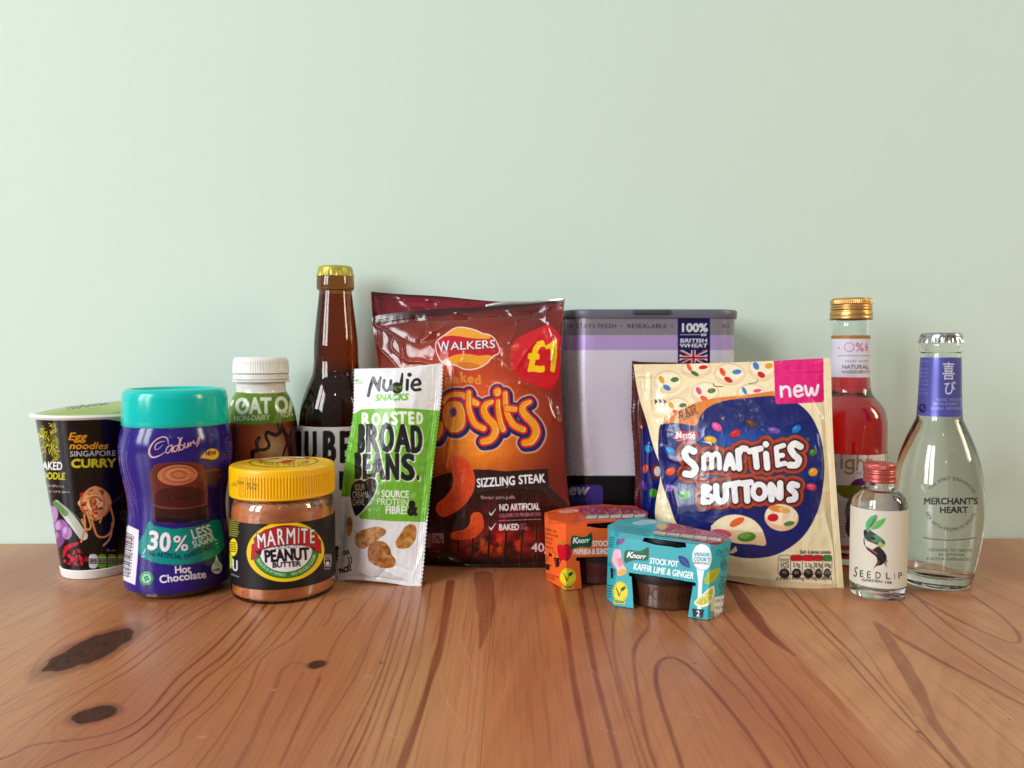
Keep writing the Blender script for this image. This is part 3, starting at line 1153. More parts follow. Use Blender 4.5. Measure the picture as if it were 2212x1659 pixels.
    Z = ztop + .0018 + .008 * np.clip(ax_, -0.2, 1) * q ** 2 * .8 + .0045 * (1 - q ** 2) + .0012 * (fbm(th * 2.5, q * 5, 8) - .5) - tab * .007 * np.clip((q - .86) / .14, 0, 1)
    Z = np.where(q > .97, Z - .0008, Z)
    P = t.pt(rad, th, Z)
    px, py = project(P)
    M.grid(P, ls.sample(px, py).reshape(-1, 3))
    lid = M.build('foil_lid', mat('printed_foil_lid', art=True, rough=0.30, coat=0.2, bump=(140, 0.12, 0.001)), o, ink=True)
    sm = lid.modifiers.new('thickness', 'SOLIDIFY')
    sm.thickness = 0.0003
    return o


noodle_pot()


# ================================================================== hot chocolate jar
def chocolate_jar():
    t = Turn(379.5, 1296, 98, .132)
    o = thing('hot_chocolate_jar', 'waisted purple hot chocolate jar with a turquoise screw lid', 'jar')
    s = Sheet(12, -40, -30, 1140, 1680, (56, 40, 138))
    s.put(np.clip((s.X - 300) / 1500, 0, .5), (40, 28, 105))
    gold = (226, 188, 176)
    for st, w in (([(472, 200), (455, 140), (400, 132), (330, 178), (288, 255), (308, 318), (372, 312), (440, 272)], [6, 12, 10, 12, 20, 18, 12, 5]),
                  ([(440, 168), (392, 178), (350, 205), (345, 248), (378, 240), (415, 205)], [4, 8, 10, 8, 6, 4]),
                  ([(505, 205), (462, 225), (446, 268), (470, 280), (512, 218), (500, 268), (522, 262)], 10),
                  ([(562, 208), (524, 222), (514, 258), (540, 266), (568, 205), (578, 150), (560, 135)], 10),
                  ([(566, 262), (578, 190), (598, 135)], 10), ([(578, 205), (575, 245), (602, 248), (616, 215), (592, 205)], 10),
                  ([(624, 190), (622, 225), (645, 228), (658, 185), (662, 220)], 10), ([(676, 180), (680, 214), (678, 195), (702, 178)], 10),
                  ([(708, 165), (714, 195), (738, 182), (757, 130), (758, 180), (736, 218)], 9)):
        s.line(st, w, gold)
    s.put(np.maximum(s.m_ell(886, 291, 60, 53), s.m_poly([(768, 328), (820, 270), (850, 245), (880, 345), (830, 335)])), (226, 178, 46))
    s.text('NEW', 822, 306, 38, (60, 40, 90), w=102, rot=5, bold=3)
    # the cup of chocolate
    s.line([(800, 475), (880, 450), (950, 450), (962, 480), (900, 520), (820, 560)], 46, (84, 44, 46))
    s.line([(800, 470), (880, 442), (945, 445)], 16, (124, 68, 56))
    s.poly([(318, 420), (360, 385), (480, 372), (640, 366), (760, 380), (800, 410), (835, 560), (838, 760), (832, 900), (600, 940), (352, 930), (330, 800), (296, 560), (292, 500)], (122, 62, 56), 6)
    s.poly([(352, 660), (420, 620), (560, 600), (720, 605), (800, 640), (800, 700), (800, 770), (600, 800), (400, 780), (340, 760)], (90, 44, 46), 4)
    s.poly([(334, 790), (420, 808), (560, 812), (700, 800), (836, 770), (832, 905), (600, 940), (352, 930)], (70, 40, 46))
    s.poly([(340, 880), (600, 905), (834, 860), (832, 905), (600, 945), (352, 935)], (40, 24, 44))
    s.line([(332, 772), (420, 800), (560, 806), (700, 795), (836, 762)], 12, (146, 76, 70))
    s.ell(556, 488, 205, 110, (96, 46, 40), -3)
    s.ell(556, 490, 192, 98, (198, 130, 98), -3)
    for q, c in ((1.0, (170, 100, 72)), (.72, (214, 152, 120)), (.45, (168, 98, 70)), (.22, (206, 140, 104))):
        pts = [(570 + 150 * q * math.cos(a), 486 + 72 * q * math.sin(a)) for a in np.linspace(.6, 6.0, 12)]
        s.line(pts, 15, c, .8)
    s.text('Cad', 455, 735, 60, (70, 32, 34), w=170, rot=6, shear=.3)
    for x in range(590, 700, 24):
        s.ell(x, 712 - (x - 590) * .12, 9, 13, (72, 34, 34))
    # turquoise brush stroke
    tq = [(285, 928), (330, 965), (420, 992), (540, 1000), (700, 985), (830, 948), (930, 908), (962, 950), (985, 1060), (990, 1165), (905, 1255), (720, 1318), (520, 1336), (320, 1305), (210, 1245), (192, 1165), (215, 1080), (250, 1030)]
    edge = s.m_poly(tq, 5)
    n = vnoise(s.X / 16, s.Y / 7, 3)
    edge = np.clip(dilate(edge, 4) * 1.0 - (1 - edge) * (n > .5), 0, 1)
    s.put(edge, (8, 152, 146))
    wh, sh = (236, 230, 238), (66, 60, 90)
    for dx, dy, c in ((7, 6, sh), (0, 0, wh)):
        s.text('3', 262 + dx, 1185 + dy, 168, c, w=112, rot=-7, bold=9)
        s.text('0', 382 + dx, 1203 + dy, 168, c, w=104, rot=-4, bold=9)
        s.text('%', 516 + dx, 1206 + dy, 140, c, w=146, rot=1, bold=4)
    s.text('LESS', 700, 1100, 92, wh, w=198, rot=17, bold=4)
    s.text('SUGAR', 708, 1178, 62, wh, w=222, rot=20, bold=3)
    s.text('No ARTIFICIAL', 285, 1252, 42, (20, 62, 92), w=312, rot=-6, bold=3)
    s.text('SWEETENERS', 628, 1288, 42, (20, 62, 92), w=296, rot=23, bold=3)
    for a in (0, 1, 2):
        s.line([(252 - a * 8, 1190 + a * 24), (240 - a * 12, 1216 + a * 18)] if a < 2 else [(212, 1262), (245, 1256)], 6, wh)
        s.line([(908 + a * 12, 1110 + a * 30), (930 + a * 5, 1100 + a * 34)], 6, wh)
    s.text('Hot', 530, 1420, 68, wh, w=152, rot=4, bold=4)
    s.text('Chocolate', 386, 1512, 70, wh, w=448, rot=7, bold=4)
    s.poly([(922, 1246), (940, 1290), (974, 1340), (972, 1395), (930, 1424), (884, 1402), (880, 1352), (908, 1305)], (226, 222, 232), 4)
    s.text('milk', 893, 1398, 28, (56, 44, 120), w=68, rot=4, bold=2)
    s.tiny(905, 1310, 950, 1350, (80, 70, 130), 18, 5, .8, 6)
    s.ell(262, 1466, 66, 66, (70, 150, 80))
    s.ell(262, 1466, 42, 42, (168, 220, 212))
    for a in range(4):
        s.ell(262 + 17 * math.cos(a * 1.57 + .4), 1466 + 17 * math.sin(a * 1.57 + .4), 13, 13, (70, 150, 110))
    s.put(s.m_arc('COCOA', 262, 1466, 50, 50, 140, 40, 14), (225, 240, 225))
    s.put(s.m_arc('LIFE', 262, 1466, 60, 60, 240, 300, 14, up=False), (225, 240, 225))
    # barcode panel
    s.poly([(86, 962), (190, 1010), (182, 1230), (156, 1530), (30, 1475), (30, 1200)], (228, 226, 234))
    rng = random.Random(9)
    y = 1040
    while y < 1440:
        k = rng.choice([3, 3, 5, 8])
        x = 84 - (y - 1040) * .09
        s.line([(x - 34, y - 12), (x + 44, y + 18)], k, (30, 28, 40), sm=0)
        y += k + rng.choice([4, 5, 8])
    s.text('7622210613370', 108, 1462, 26, (40, 36, 60), w=395, rot=84)
    # small print climbing the left side
    for pts in ([(64, 118), (30, 330), (62, 540), (116, 690), (144, 895)], [(98, 128), (72, 340), (104, 500), (152, 650), (184, 900)], [(40, 200), (10, 350), (40, 540), (90, 690), (128, 800)], [(80, 270), (52, 380), (86, 540), (134, 680), (160, 780)]):
        pp = smooth(pts, 30)
        i = 0
        while i < len(pp) - 4:
            k = rng.randint(2, 4)
            s.line(pp[i:i + k], 6, (150, 138, 190), .6, sm=0)
            i += k + rng.choice([0, 1, 1, 2])
    s.poly([(988, 900), (1140, 870), (1140, 1030), (1000, 1010)], (120, 112, 150))
    s.tiny(1010, 190, 1130, 470, (110, 104, 160), 26, 7, .6, 10)
    rows = [(100, 1288), (108, 1279), (114, 1262), (118, 1236), (116, 1200), (110.5, 1150), (107, 1112), (106, 1090), (109, 1060), (116, 1025), (122, 990), (123.5, 962), (121, 938), (116, 921), (112, 911)]
    pr = t.prof(rows)
    sh_ = prof_smooth(pr, 8)
    base = [(sh_[0][0] - .004, 0.0), (sh_[0][0] - .0012, .0004), (sh_[0][0] + .0001, .002)]
    zc = max(.0062, sh_[0][1] + .0015)
    cocoa = mat('cocoa_seen_through_jar_base', (74, 50, 38), rough=0.12, coat=0.5)
    t.lathe(np.array(base + [(sh_[1][0] - .0002, zc)]), 'base', cocoa, o, n=128, cap1=False)
    body = sh_[sh_[:, 1] > zc - .0008]
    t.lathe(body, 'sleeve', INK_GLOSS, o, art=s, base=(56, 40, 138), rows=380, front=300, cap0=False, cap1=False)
    r, a, b = t.r(116), t.z(915), t.z(838)
    teal = mat('turquoise_plastic', (0, 190, 182), rough=0.17, spec=.4, bump=(200, .03, .0005))
    lid = [(r - .003, a + .0002), (r - .0004, a), (r, a + .0006), (r + .0001, a + .004), (r - .0005, b - .006), (r - .0010, b - .0026), (r - .0024, b - .0006), (r - .0042, b), (r - .0060, b - .0003), (r - .0068, b - .0016), (r - .0072, b - .0020), (r * .5, b - .0018), (.0005, b - .0018)]
    t.lathe(lid, 'lid', teal, o, n=160, cap0=False, sharp=50)
    t.lathe([(r - .013, a - .004), (r - .0038, a - .004), (r - .0038, a + .002)], 'neck', mat('purple_plastic', (50, 34, 120), rough=.3), o, n=96, cap0=False, cap1=False)
    return o


chocolate_jar()


# ================================================================== oat drink bottle
def oat_bottle():
    t = Turn(563.5, 1206, 80, .155)
    t.set(563.5, 0.598)
    o = thing('oat_drink_bottle', 'small plastic oat drink bottle with white ribbed cap and green sleeve', 'bottle')
    s = Sheet(2, 60, 1040, 700, 2200, (148, 74, 44))
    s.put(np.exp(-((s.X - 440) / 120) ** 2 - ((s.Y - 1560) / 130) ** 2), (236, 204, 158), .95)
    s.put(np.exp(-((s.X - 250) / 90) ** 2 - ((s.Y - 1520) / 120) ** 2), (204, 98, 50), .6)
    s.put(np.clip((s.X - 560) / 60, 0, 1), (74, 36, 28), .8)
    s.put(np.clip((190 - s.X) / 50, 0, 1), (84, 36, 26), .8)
    dk = (58, 30, 24)
    s.line([(338, 1486), (326, 1506), (319, 1530), (326, 1562), (330, 1584), (290, 1600), (285, 1640)], [30, 32, 28, 26, 32, 36, 30], dk)
    s.line([(330, 1580), (385, 1580), (415, 1560), (418, 1528), (396, 1484), (402, 1440), (440, 1452), (478, 1462), (508, 1430), (500, 1370)], [22, 26, 26, 24, 22, 24, 30, 34, 36, 44], dk)
    s.line([(530, 1640), (560, 1540), (600, 1430), (625, 1370)], 14, dk)
    s.line([(500, 1370), (560, 1470), (600, 1640)], [30, 36, 40], (70, 36, 28))
    for p in ([(330, 1500), (324, 1530)], [(402, 1570), (408, 1530)], [(470, 1450), (496, 1425)]):
        s.line(p, 5, (170, 130, 116))
    gp = [(60, 1135), (150, 1122), (350, 1133), (480, 1130), (560, 1118), (700, 1095), (700, 1330), (640, 1345), (480, 1366), (330, 1378), (180, 1374), (60, 1360)]
    s.poly(gp, (112, 150, 46))
    wh = (232, 236, 222)
    s.text('OAT', 150, 1292, 122, wh, w=288, bold=8, rot=1)
    s.line([(128, 1190), (116, 1220)], 20, wh)
    s.text('OAT', 478, 1288, 122, wh, w=270, bold=8, rot=9)
    s.text('NON-DAIRY', 136, 1352, 42, wh, w=292, bold=2, rot=2)
    s.text('NON-DAIRY', 516, 1326, 42, wh, w=230, bold=2, rot=9)
    s.poly([(450, 1366), (470, 1310), (492, 1290), (490, 1340), (480, 1366)], (130, 172, 60), 3)
    s.put(s.m_poly([(40, 1030), (700, 1030), (700, 1092), (560, 1116), (480, 1127), (350, 1131), (150, 1120), (60, 1132)]), (234, 230, 226))
    rows = [(70, 1222), (78, 1212), (82, 1190), (82.5, 1100), (82, 1030), (81, 976), (79.5, 935), (76, 906), (70, 878), (62, 858), (55, 846), (53.5, 838), (53.5, 828)]
    pr = prof_smooth(t.prof(rows), 6)
    pr = pr[pr[:, 1] > .003]
    pr = np.vstack([[[pr[0, 0] - .004, 0], [pr[0, 0] - .0006, .0006]], pr])
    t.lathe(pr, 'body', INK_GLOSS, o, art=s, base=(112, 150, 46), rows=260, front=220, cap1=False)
    wp = mat('white_plastic', (232, 229, 226), rough=0.32, sss=0.08)
    zr = t.z(823)
    r = t.r(53)
    t.lathe([(r, zr - .003), (r, zr - .0006), (t.r(61.5), zr - .0004), (t.r(62.5), zr + .0003), (t.r(61.5), zr + .001), (r, zr + .0014)], 'neck_ring', wp, o, n=96, cap0=False, cap1=False)
    za, zb_, z1 = t.z(819), t.z(806), t.z(771)
    rc = t.r(60)
    ribs = lambda T, Z: -.00028 * (np.cos(T * 72) > 0) * ((Z > zb_ + .001) & (Z < z1 - .0035))
    cp = np.array([(rc - .001, zb_), (rc + .0005, zb_), (rc + .0008, zb_ + .0006), (rc + .0004, zb_ + .0014), (rc, z1 - .004), (rc - .0002, z1 - .0025), (rc - .0014, z1 - .0006), (rc - .003, z1), (.0005, z1 + .0002)])
    cap_ = t.lathe(cp, 'cap', wp, o, n=576, rfun=ribs, cap0=False, sharp=50)
    t.lathe([(rc - .002, za), (rc - .0003, za), (rc + .0003, za + .0006), (rc + .0001, zb_ - .0007), (rc - .0007, zb_ - .0002)], 'tamper_band', wp, cap_, n=128, cap0=False, cap1=False)
    return o


oat_bottle()


# ================================================================== crown cap, shared by two bottles
def crown(t, r, z0, z1, m, o, teeth=21):
    H = z1 - z0
    zs = np.linspace(0, 1, 26)
    prof = []
    for u in zs:
        if u < .55:
            prof.append((r * (1 - .09 * (u / .55)), z0 + H * u))
        else:
            a = (u - .55) / .45
            prof.append((r * .91 - r * .16 * a ** 2.2, z0 + H * (.55 + .45 * math.sin(a * math.pi / 2))))
    prof += [(r * .70, z1 + .00005), (r * .4, z1 + .0001), (.0003, z1 + .0001)]
    prof = [(r * .93, z0 + .0003)] + prof
    fl = lambda T, Z: -.055 * r * (0.5 + 0.5 * np.cos(T * teeth)) ** 1.6 * np.clip(1 - (Z - z0) / (H * .62), 0, 1)
    return t.lathe(prof, 'crown_cap', m, o, n=504, rfun=fl, cap0=False, sharp=60)


# ================================================================== beer bottle
def beer_bottle():
    t = Turn(725, 1200, 78, .20)
    t.set(725, 0.617)
    o = thing('beer_bottle', 'tall brown glass beer bottle with yellow crown cap and white label', 'bottle')
    rows = [(72, 1194), (79, 1186), (81.5, 1172), (81.6, 1060), (81.6, 930), (81, 905), (78, 880), (72, 858), (62, 832), (52, 808), (48.3, 785), (47.8, 765), (46.8, 734), (42, 690), (38, 655), (35.6, 634), (35.4, 629), (38.4, 627), (40.4, 622), (40.6, 612), (39.5, 600), (36.5, 592), (34, 586)]
    pr = prof_smooth(t.prof(rows), 5)
    pr = pr[pr[:, 1] > .002]
    pr = np.vstack([[[pr[0, 0] - .008, .0003], [pr[0, 0] - .003, 0], [pr[0, 0] - .0006, .0009]], pr])
    brown = mat('brown_glass', (142, 80, 40), rough=0.01, trans=1.0, ior=1.5)
    gl = t.lathe(pr, 'glass', brown, o, n=128, sharp=60)
    zf = t.z(636)
    inn = np.array([(max(r - .0024, .002), z) for r, z in pr if .006 < z < zf])
    beer = mat('amber_beer', (226, 150, 84), rough=0.0, trans=1.0, ior=1.34)
    t.lathe(inn, 'beer', beer, o, n=96)
    s = Sheet(2, 600, 1340, 1180, 2120, (222, 222, 220))
    bk = (26, 25, 26)
    s.text('J', 640, 1677, 237, bk, w=44, bold=8)
    s.text('U', 705, 1677, 237, bk, w=98, bold=11)
    s.text('B', 850, 1677, 237, bk, w=104, bold=13)
    s.text('E', 988, 1677, 237, bk, w=82, bold=13)
    s.text('L', 1110, 1677, 237, bk, w=60, bold=13)
    for x in (650, 735, 830, 985, 1085):
        s.rect(x, 1755, x + 62, 1905, bk)
    z0, z1 = t.z(1160), t.z(915)
    t.lathe([(t.r(81.6) + .00025, z0), (t.r(81.6) + .00025, z1)], 'label', INK_PAPER, o, art=s, n=240, arc=150, rows=160, clamp=80)
    crown(t, t.r(41.5), t.z(598), t.z(575.5), mat('yellow_crown_cap', (178, 168, 66), rough=.40, metal=.35), o)
    return o


beer_bottle()


# ================================================================== peanut butter jar
def glass_shell(t, pr, thick, floor):
    """outer wall up, rim, inner wall down: one closed skin"""
    pr = np.asarray(pr)
    inner = [(max(r - thick, .0005), z) for r, z in pr[::-1] if z > floor + .0015]
    r0 = inner[-1][0]
    bot = [(r0 - .0006, floor + .0008), (r0 - .0025, floor + .0001), (r0 * .5, floor), (.0004, floor)]
    return np.array([(.0004, .0006), (pr[0, 0] * .6, .0006)] + list(map(tuple, pr)) + inner + bot), np.array(bot[::-1] + inner[::-1])


def peanut_jar():
    t = Turn(610, 1302.5, 97, .09)
    o = thing('peanut_butter_jar', 'squat glass peanut butter jar with ribbed yellow lid and black oval label', 'jar')
    rows = [(93, 1291), (101, 1287), (107.5, 1280), (111.5, 1268), (113.3, 1252), (113.6, 1200), (113.6, 1110), (113.2, 1096), (112, 1084), (109, 1074), (105, 1068), (103, 1062)]
    pr = prof_smooth(t.prof(rows), 6)
    pr = pr[pr[:, 1] > .0016]
    pr = np.vstack([[[pr[0, 0] - .006, .0004], [pr[0, 0] - .003, 0], [pr[0, 0] - .0006, .0006]], pr])
    full, inn = glass_shell(t, pr, .0008, .0014)
    t.lathe(full, 'glass', CLEAR, o, n=128, cap0=False, cap1=False, sharp=60)
    # the spread inside, smeared against the glass up to the shoulder
    body = np.array([(r - .00004, z + .00004) for r, z in inn])
    body = np.vstack([body, [[.0004, body[-1, 1]]]])
    s = Sheet(3, 90, 560, 1120, 1600, (204, 126, 68))
    n = fbm(s.X / 34, s.Y / 16, 21)
    line = 655 + 90 * (fbm(s.X / 90, s.Y * 0 + 3, 22) - .3) + 30 * (vnoise(s.X / 22, s.Y / 60, 2) - .5)
    smear = np.clip((line - s.Y) / 14, 0, 1) * np.clip((n - .34) * 6, 0, 1)
    s.put(smear, (122, 92, 78), .85)
    s.put(np.clip((fbm(s.X / 50, s.Y / 40, 5) - .5) * 3, 0, 1), (168, 96, 58), .5)
    s.put(np.clip((fbm(s.X / 12, s.Y / 10, 6) - .66) * 9, 0, 1), (148, 86, 54), .5)
    t.lathe(body, 'peanut_butter', mat('peanut_butter', art=True, rough=.42, bump=(260, .25, .001)), o, art=s, base=(204, 126, 68), rows=200, front=220, cap0=False, cap1=False)
    # label
    L = Sheet(3, 60, 700, 1160, 1440, (33, 31, 32))
    yl = (238, 206, 38)
    L.ell(631, 1084, 357, 277, yl, -4)
    L.ell(632, 1086, 305, 244, (30, 30, 28), -4)
    L.ell(632, 1086, 300, 240, (58, 142, 62), -4)
    L.ell(634, 1075, 246, 200, (30, 30, 28), -4)
    L.ell(634, 1074, 242, 197, (232, 228, 232), -4)
    ban = [(345, 962), (440, 890), (560, 855), (700, 850), (820, 872), (918, 925), (930, 968), (952, 985), (956, 1098), (905, 1078), (850, 1035), (740, 1018), (620, 1024), (500, 1042), (412, 1066), (400, 1112), (318, 1158), (326, 1022), (350, 1012)]
    bm = L.m_poly(ban)
    L.put(dilate(bm, 3), (30, 26, 26))
    L.put(bm, (196, 26, 52))
    L.poly([(345, 1080), (412, 1066), (400, 1112), (380, 1112)], (60, 20, 28))
    L.poly([(850, 1035), (905, 1050), (905, 1080)], (60, 20, 28))
    for d, c in ((9, (30, 26, 26)), (4, (238, 236, 238))):
        for ch, x0, x1, yb, h in (('M', 372, 458, 1050, 128), ('A', 464, 542, 1034, 140), ('R', 556, 622, 1022, 146), ('M', 634, 726, 1013, 146), ('I', 742, 762, 1007, 142), ('T', 772, 836, 1006, 134), ('E', 850, 900, 1006, 122)):
            L.text(ch, x0, yb, h, c, w=x1 - x0, rot=4 if x0 < 600 else 0, bold=d)
    L.text('CRUNCHY', 525, 1064, 34, (44, 42, 44), w=246, rot=4, bold=1)
    L.text('PEANUT', 440, 1182, 106, (26, 24, 26), w=412, rot=4, bold=7)
    L.text('BUTTER', 510, 1232, 44, (26, 24, 26), w=264, rot=3.5, bold=4)
    L.put(L.m_arc('RICH IN B VITAMINS', 632, 1078, 284, 233, 201, 270, 29, up=False, bold=0.6, wk=.8), (236, 240, 226))
    L.put(L.m_arc('NO ADDED SUGAR!', 632, 1078, 284, 233, 281, 352, 29, up=False, bold=0.6, wk=.8), (236, 240, 226))
    for y in range(775, 950, 20):
        L.tiny(112, y, 200, y + 12, (198, 194, 60), 20, y, .9, -6)
    L.ell(152, 1044, 38, 82, (230, 214, 50))
    L.tiny(124, 1000, 182, 1100, (90, 84, 30), 20, 4, .9, -5)
    L.ell(126, 1170, 20, 72, (178, 200, 60))
    L.line([(150, 1160), (152, 1235), (172, 1256), (184, 1240), (184, 1170)], 15, (210, 210, 214))
    L.text('Unilever', 130, 1300, 24, (210, 210, 214), w=78, rot=-20)
    L.rect(985, 1120, 1052, 1212, (214, 210, 208), 18)
    L.rect(991, 1126, 1046, 1206, (33, 31, 32), 14)
    L.tiny(996, 1136, 1042, 1172, (214, 210, 208), 18, 9)
    L.ell(1018, 1190, 18, 16, (214, 210, 208))
    L.tiny(980, 1112, 1054, 1122, (190, 186, 184), 16, 2)
    L.tiny(988, 1220, 1050, 1262, (190, 186, 184), 22, 3)
    z0, z1 = t.z(1241), t.z(1108)
    t.lathe([(t.r(113.6) + .00022, z0), (t.r(113.7) + .00022, (z0 + z1) / 2), (t.r(113.6) + .00022, z1)], 'label', INK_CARD, o, art=L, n=520, arc=150, rows=250, clamp=81)
    # lid
    za, zb_ = t.z(1063), t.z(1000)
    r = t.r(114)
    Y = mat('yellow_plastic_lid', art=True, rough=.30, bump=(220, .03, .0004))
    S = Sheet(15, 120, 280, 2140, 1180, (246, 196, 12))
    ink = (96, 84, 20)
    for tx, x, y, w_ in (('1-2020', 272, 852, 185), ('81DN', 508, 886, 195), ('17941', 228, 902, 145), ('13141', 510, 950, 205)):
        S.text(tx, x, y, 54, ink, w=w_, rot=-8)
    ribs = lambda T, Z: .00030 * np.clip(np.cos(T * 110) * 2, -1, 1) * np.clip((zb_ - .0042 - Z) / .0004, 0, 1) * np.clip((Z - za - .0016) / .0004, 0, 1) * np.clip((T + 0.98) / .06, 0, 1) * np.clip((2.1 - T) / .06, 0, 1)
    lp = [(r - .0025, za + .0003), (r - .0004, za), (r, za + .0005), (r, zb_ - .0030), (r - .0002, zb_ - .0010), (r - .0006, zb_ - .0004), (r - .0012, zb_)]
    lid_ = t.lathe(lp, 'lid', Y, o, art=S, front=640, base=(246, 196, 12), rows=70, rfun=ribs, cap0=False, cap1=False)
    T_ = Sheet(15, 120, 280, 2140, 680, (246, 196, 12))
    ring = T_.m_ell(1145, 482, 592, 94, -1.5)
    T_.put(ring, (92, 40, 24))
    T_.ell(1145, 482, 568, 86, (244, 206, 30), -1.5)
    T_.poly([(690, 488), (735, 440), (1120, 408), (1560, 404), (1600, 436), (1545, 436), (1130, 440), (760, 470)], (170, 36, 38))
    T_.text('MARMITE', 780, 470, 40, (236, 232, 230), w=740, rot=2.2, bold=3)
    T_.poly([(1080, 505), (1140, 466), (1290, 452), (1362, 456), (1290, 484), (1210, 512)], (206, 84, 40), 4)
    T_.line([(905, 490), (1090, 500)], 8, (120, 100, 40))
    T_.put(T_.m_arc('SPREAD THE LOVE', 1145, 470, 470, 78, 208, 338, 46, up=False, wk=1.3, bold=2), (70, 50, 22))
    q = np.linspace(r - .0018, r - .0064, 5)
    top = [(r - .0012, zb_), (r - .0034, zb_ + .0001), (r - .0042, zb_ - .0004), (r * .72, zb_ - .0004), (r * .70, zb_ - .0002), (r * .35, zb_ - .0002), (.0004, zb_ - .0002)]
    t.lathe(top, 'lid_top', Y, lid_, art=T_, front=420, rows=150, cap0=False, cap1=False, clamp=181)
    return o


peanut_jar()


# ================================================================== snack pouch
def snack_pouch():
    o = thing('snack_pouch', 'slim white and green pouch of roasted broad beans leaning on the orange crisp packet', 'snack pouch')
    s = Sheet(4, 0, 40, 800, 1640, (234, 234, 238))
    s.poly([(90, 420), (160, 418), (215, 392), (330, 384), (470, 383), (600, 390), (760, 402), (720, 720), (640, 1146), (400, 1140), (205, 1124), (165, 1080), (135, 976), (20, 976), (60, 700)], (126, 188, 62))
    bk = (36, 34, 37)
    for st, w in (([(256, 302), (272, 230), (290, 182)], [18, 22, 24]), ([(290, 182), (308, 225), (326, 262)], [22, 24, 22]), ([(326, 262), (330, 210), (338, 178)], [20, 20, 16]),
                  ([(362, 198), (356, 240), (374, 266), (398, 250), (408, 200)], 20), ([(408, 200), (408, 262)], 18),
                  ([(484, 152), (478, 200), (470, 250)], [12, 22, 22]), ([(518, 196), (514, 258)], 21),
                  ([(552, 230), (600, 222), (590, 192), (562, 200), (546, 236), (566, 262), (602, 258)], 19)):
        s.line(st, w, bk)
    s.ell(447, 248, 37, 38, bk)
    s.ell(532, 160, 15, 14, bk)
    s.poly([(428, 244), (440, 234), (452, 240), (466, 232), (478, 240), (470, 258), (448, 270), (434, 260)], (112, 164, 60), 3)
    for k in range(6):
        s.line([(436 + k * 6, 240 + (k % 2) * 5), (448 + k * 4, 264)], 3, bk)
    s.text('SNACKS', 298, 334, 42, (126, 188, 62), w=222, rot=1.5, shear=.22, bold=4)
    wh = (238, 240, 236)
    for ch, x, yb, h, w in (('R', 208, 500, 84, 54), ('O', 278, 496, 76, 56), ('A', 346, 492, 76, 50), ('S', 405, 490, 78, 48), ('T', 455, 489, 80, 56), ('E', 520, 487, 76, 42), ('D', 578, 487, 72, 42)):
        s.text(ch, x, yb, h, wh, w=w, bold=6)
    broad = (('B', 186, 675, 180, 40, -2), ('R', 238, 672, 176, 84, 0), ('O', 332, 670, 180, 92, 0), ('A', 438, 674, 176, 94, 0), ('D', 542, 678, 172, 76, 2))
    beans = (('B', 168, 852, 165, 38, 0), ('E', 220, 852, 155, 48, 0), ('A', 276, 855, 168, 84, 0), ('N', 370, 858, 166, 92, 0), ('S', 474, 860, 165, 92, 0), ('.', 578, 862, 165, 22, 0))
    m = s.new()
    for ch, x, yb, h, w, rt in broad + beans:
        m = np.maximum(m, s.m_text(ch, x, yb, h, w=w, rot=rt, bold=10 if ch != '.' else 5))
    off = np.roll(np.roll(dilate(m, 2), 3, 1), 3, 0)
    s.put(off, wh)
    s.put(m, bk)
    heart = [(228, 872), (262, 852), (296, 858), (312, 890), (300, 950), (258, 1020), (178, 1104), (152, 1060), (138, 990), (140, 920), (160, 880), (200, 862)]
    hm = s.m_poly(heart, 4)
    s.put(np.roll(dilate(hm, 3), 2, 1), wh)
    s.put(hm, bk)
    s.text('SOUR', 164, 936, 42, wh, w=68, rot=3, bold=1)
    s.text('CREAM&', 148, 986, 42, wh, w=112, rot=2, bold=1)
    s.text('CHIVE', 150, 1036, 42, wh, w=78, rot=3, bold=1)
    s.text('A', 316, 972, 32, wh, w=14, bold=1)
    s.text('SOURCE', 342, 978, 46, wh, w=184, rot=-2, bold=3)
    s.text('OF', 542, 982, 30, (206, 224, 176), w=30)
    s.text('PROTEIN', 310, 1030, 46, wh, w=216, rot=-3, bold=2)
    s.text('FIBRE!', 368, 1090, 50, wh, w=146, rot=-1, bold=3)
    s.text('&', 520, 1098, 92, bk, w=60, bold=8)
    n = fbm(s.X / 28, s.Y / 28, 31)
    for pts, c, d in (([(163, 1268), (176, 1222), (236, 1192), (320, 1178), (368, 1198), (366, 1228), (320, 1262), (270, 1296), (220, 1326), (178, 1308)], (206, 160, 108), (160, 108, 62)),
                      ([(256, 1316), (296, 1276), (356, 1278), (396, 1318), (410, 1366), (438, 1400), (424, 1446), (360, 1456), (300, 1434), (256, 1396)], (182, 122, 62), (140, 82, 40)),
                      ([(470, 1226), (500, 1180), (542, 1160), (576, 1186), (572, 1256), (538, 1308), (494, 1326), (448, 1318), (436, 1280)], (194, 142, 78), (150, 98, 48)),
                      ([(112, 1130), (138, 1115), (148, 1170), (136, 1235), (112, 1225)], (190, 136, 80), (150, 100, 60))):
        pm = s.m_poly(pts, 5)
        s.put(pm, c)
        s.put(pm * np.clip((n - .48) * 5, 0, 1), d, .75)
        s.put(pm * np.clip((fbm(s.X / 40, s.Y / 26, 33) - .55) * 6, 0, 1), (226, 184, 128), .6)
    s.text('PACK!', 66, 1494, 34, bk, w=80, rot=18, bold=3)
    s.text('ONE', 88, 1370, 30, bk, w=44, rot=12, bold=2)
    s.line([(118, 1380), (126, 1410), (118, 1440)], 6, bk)
    s.line([(134, 1376), (142, 1404), (132, 1436)], 6, bk)
    s.poly([(168, 192), (196, 190), (172, 206)], (126, 188, 62))
    s.tiny(170, 206, 216, 222, (150, 190, 110), 11, 3)
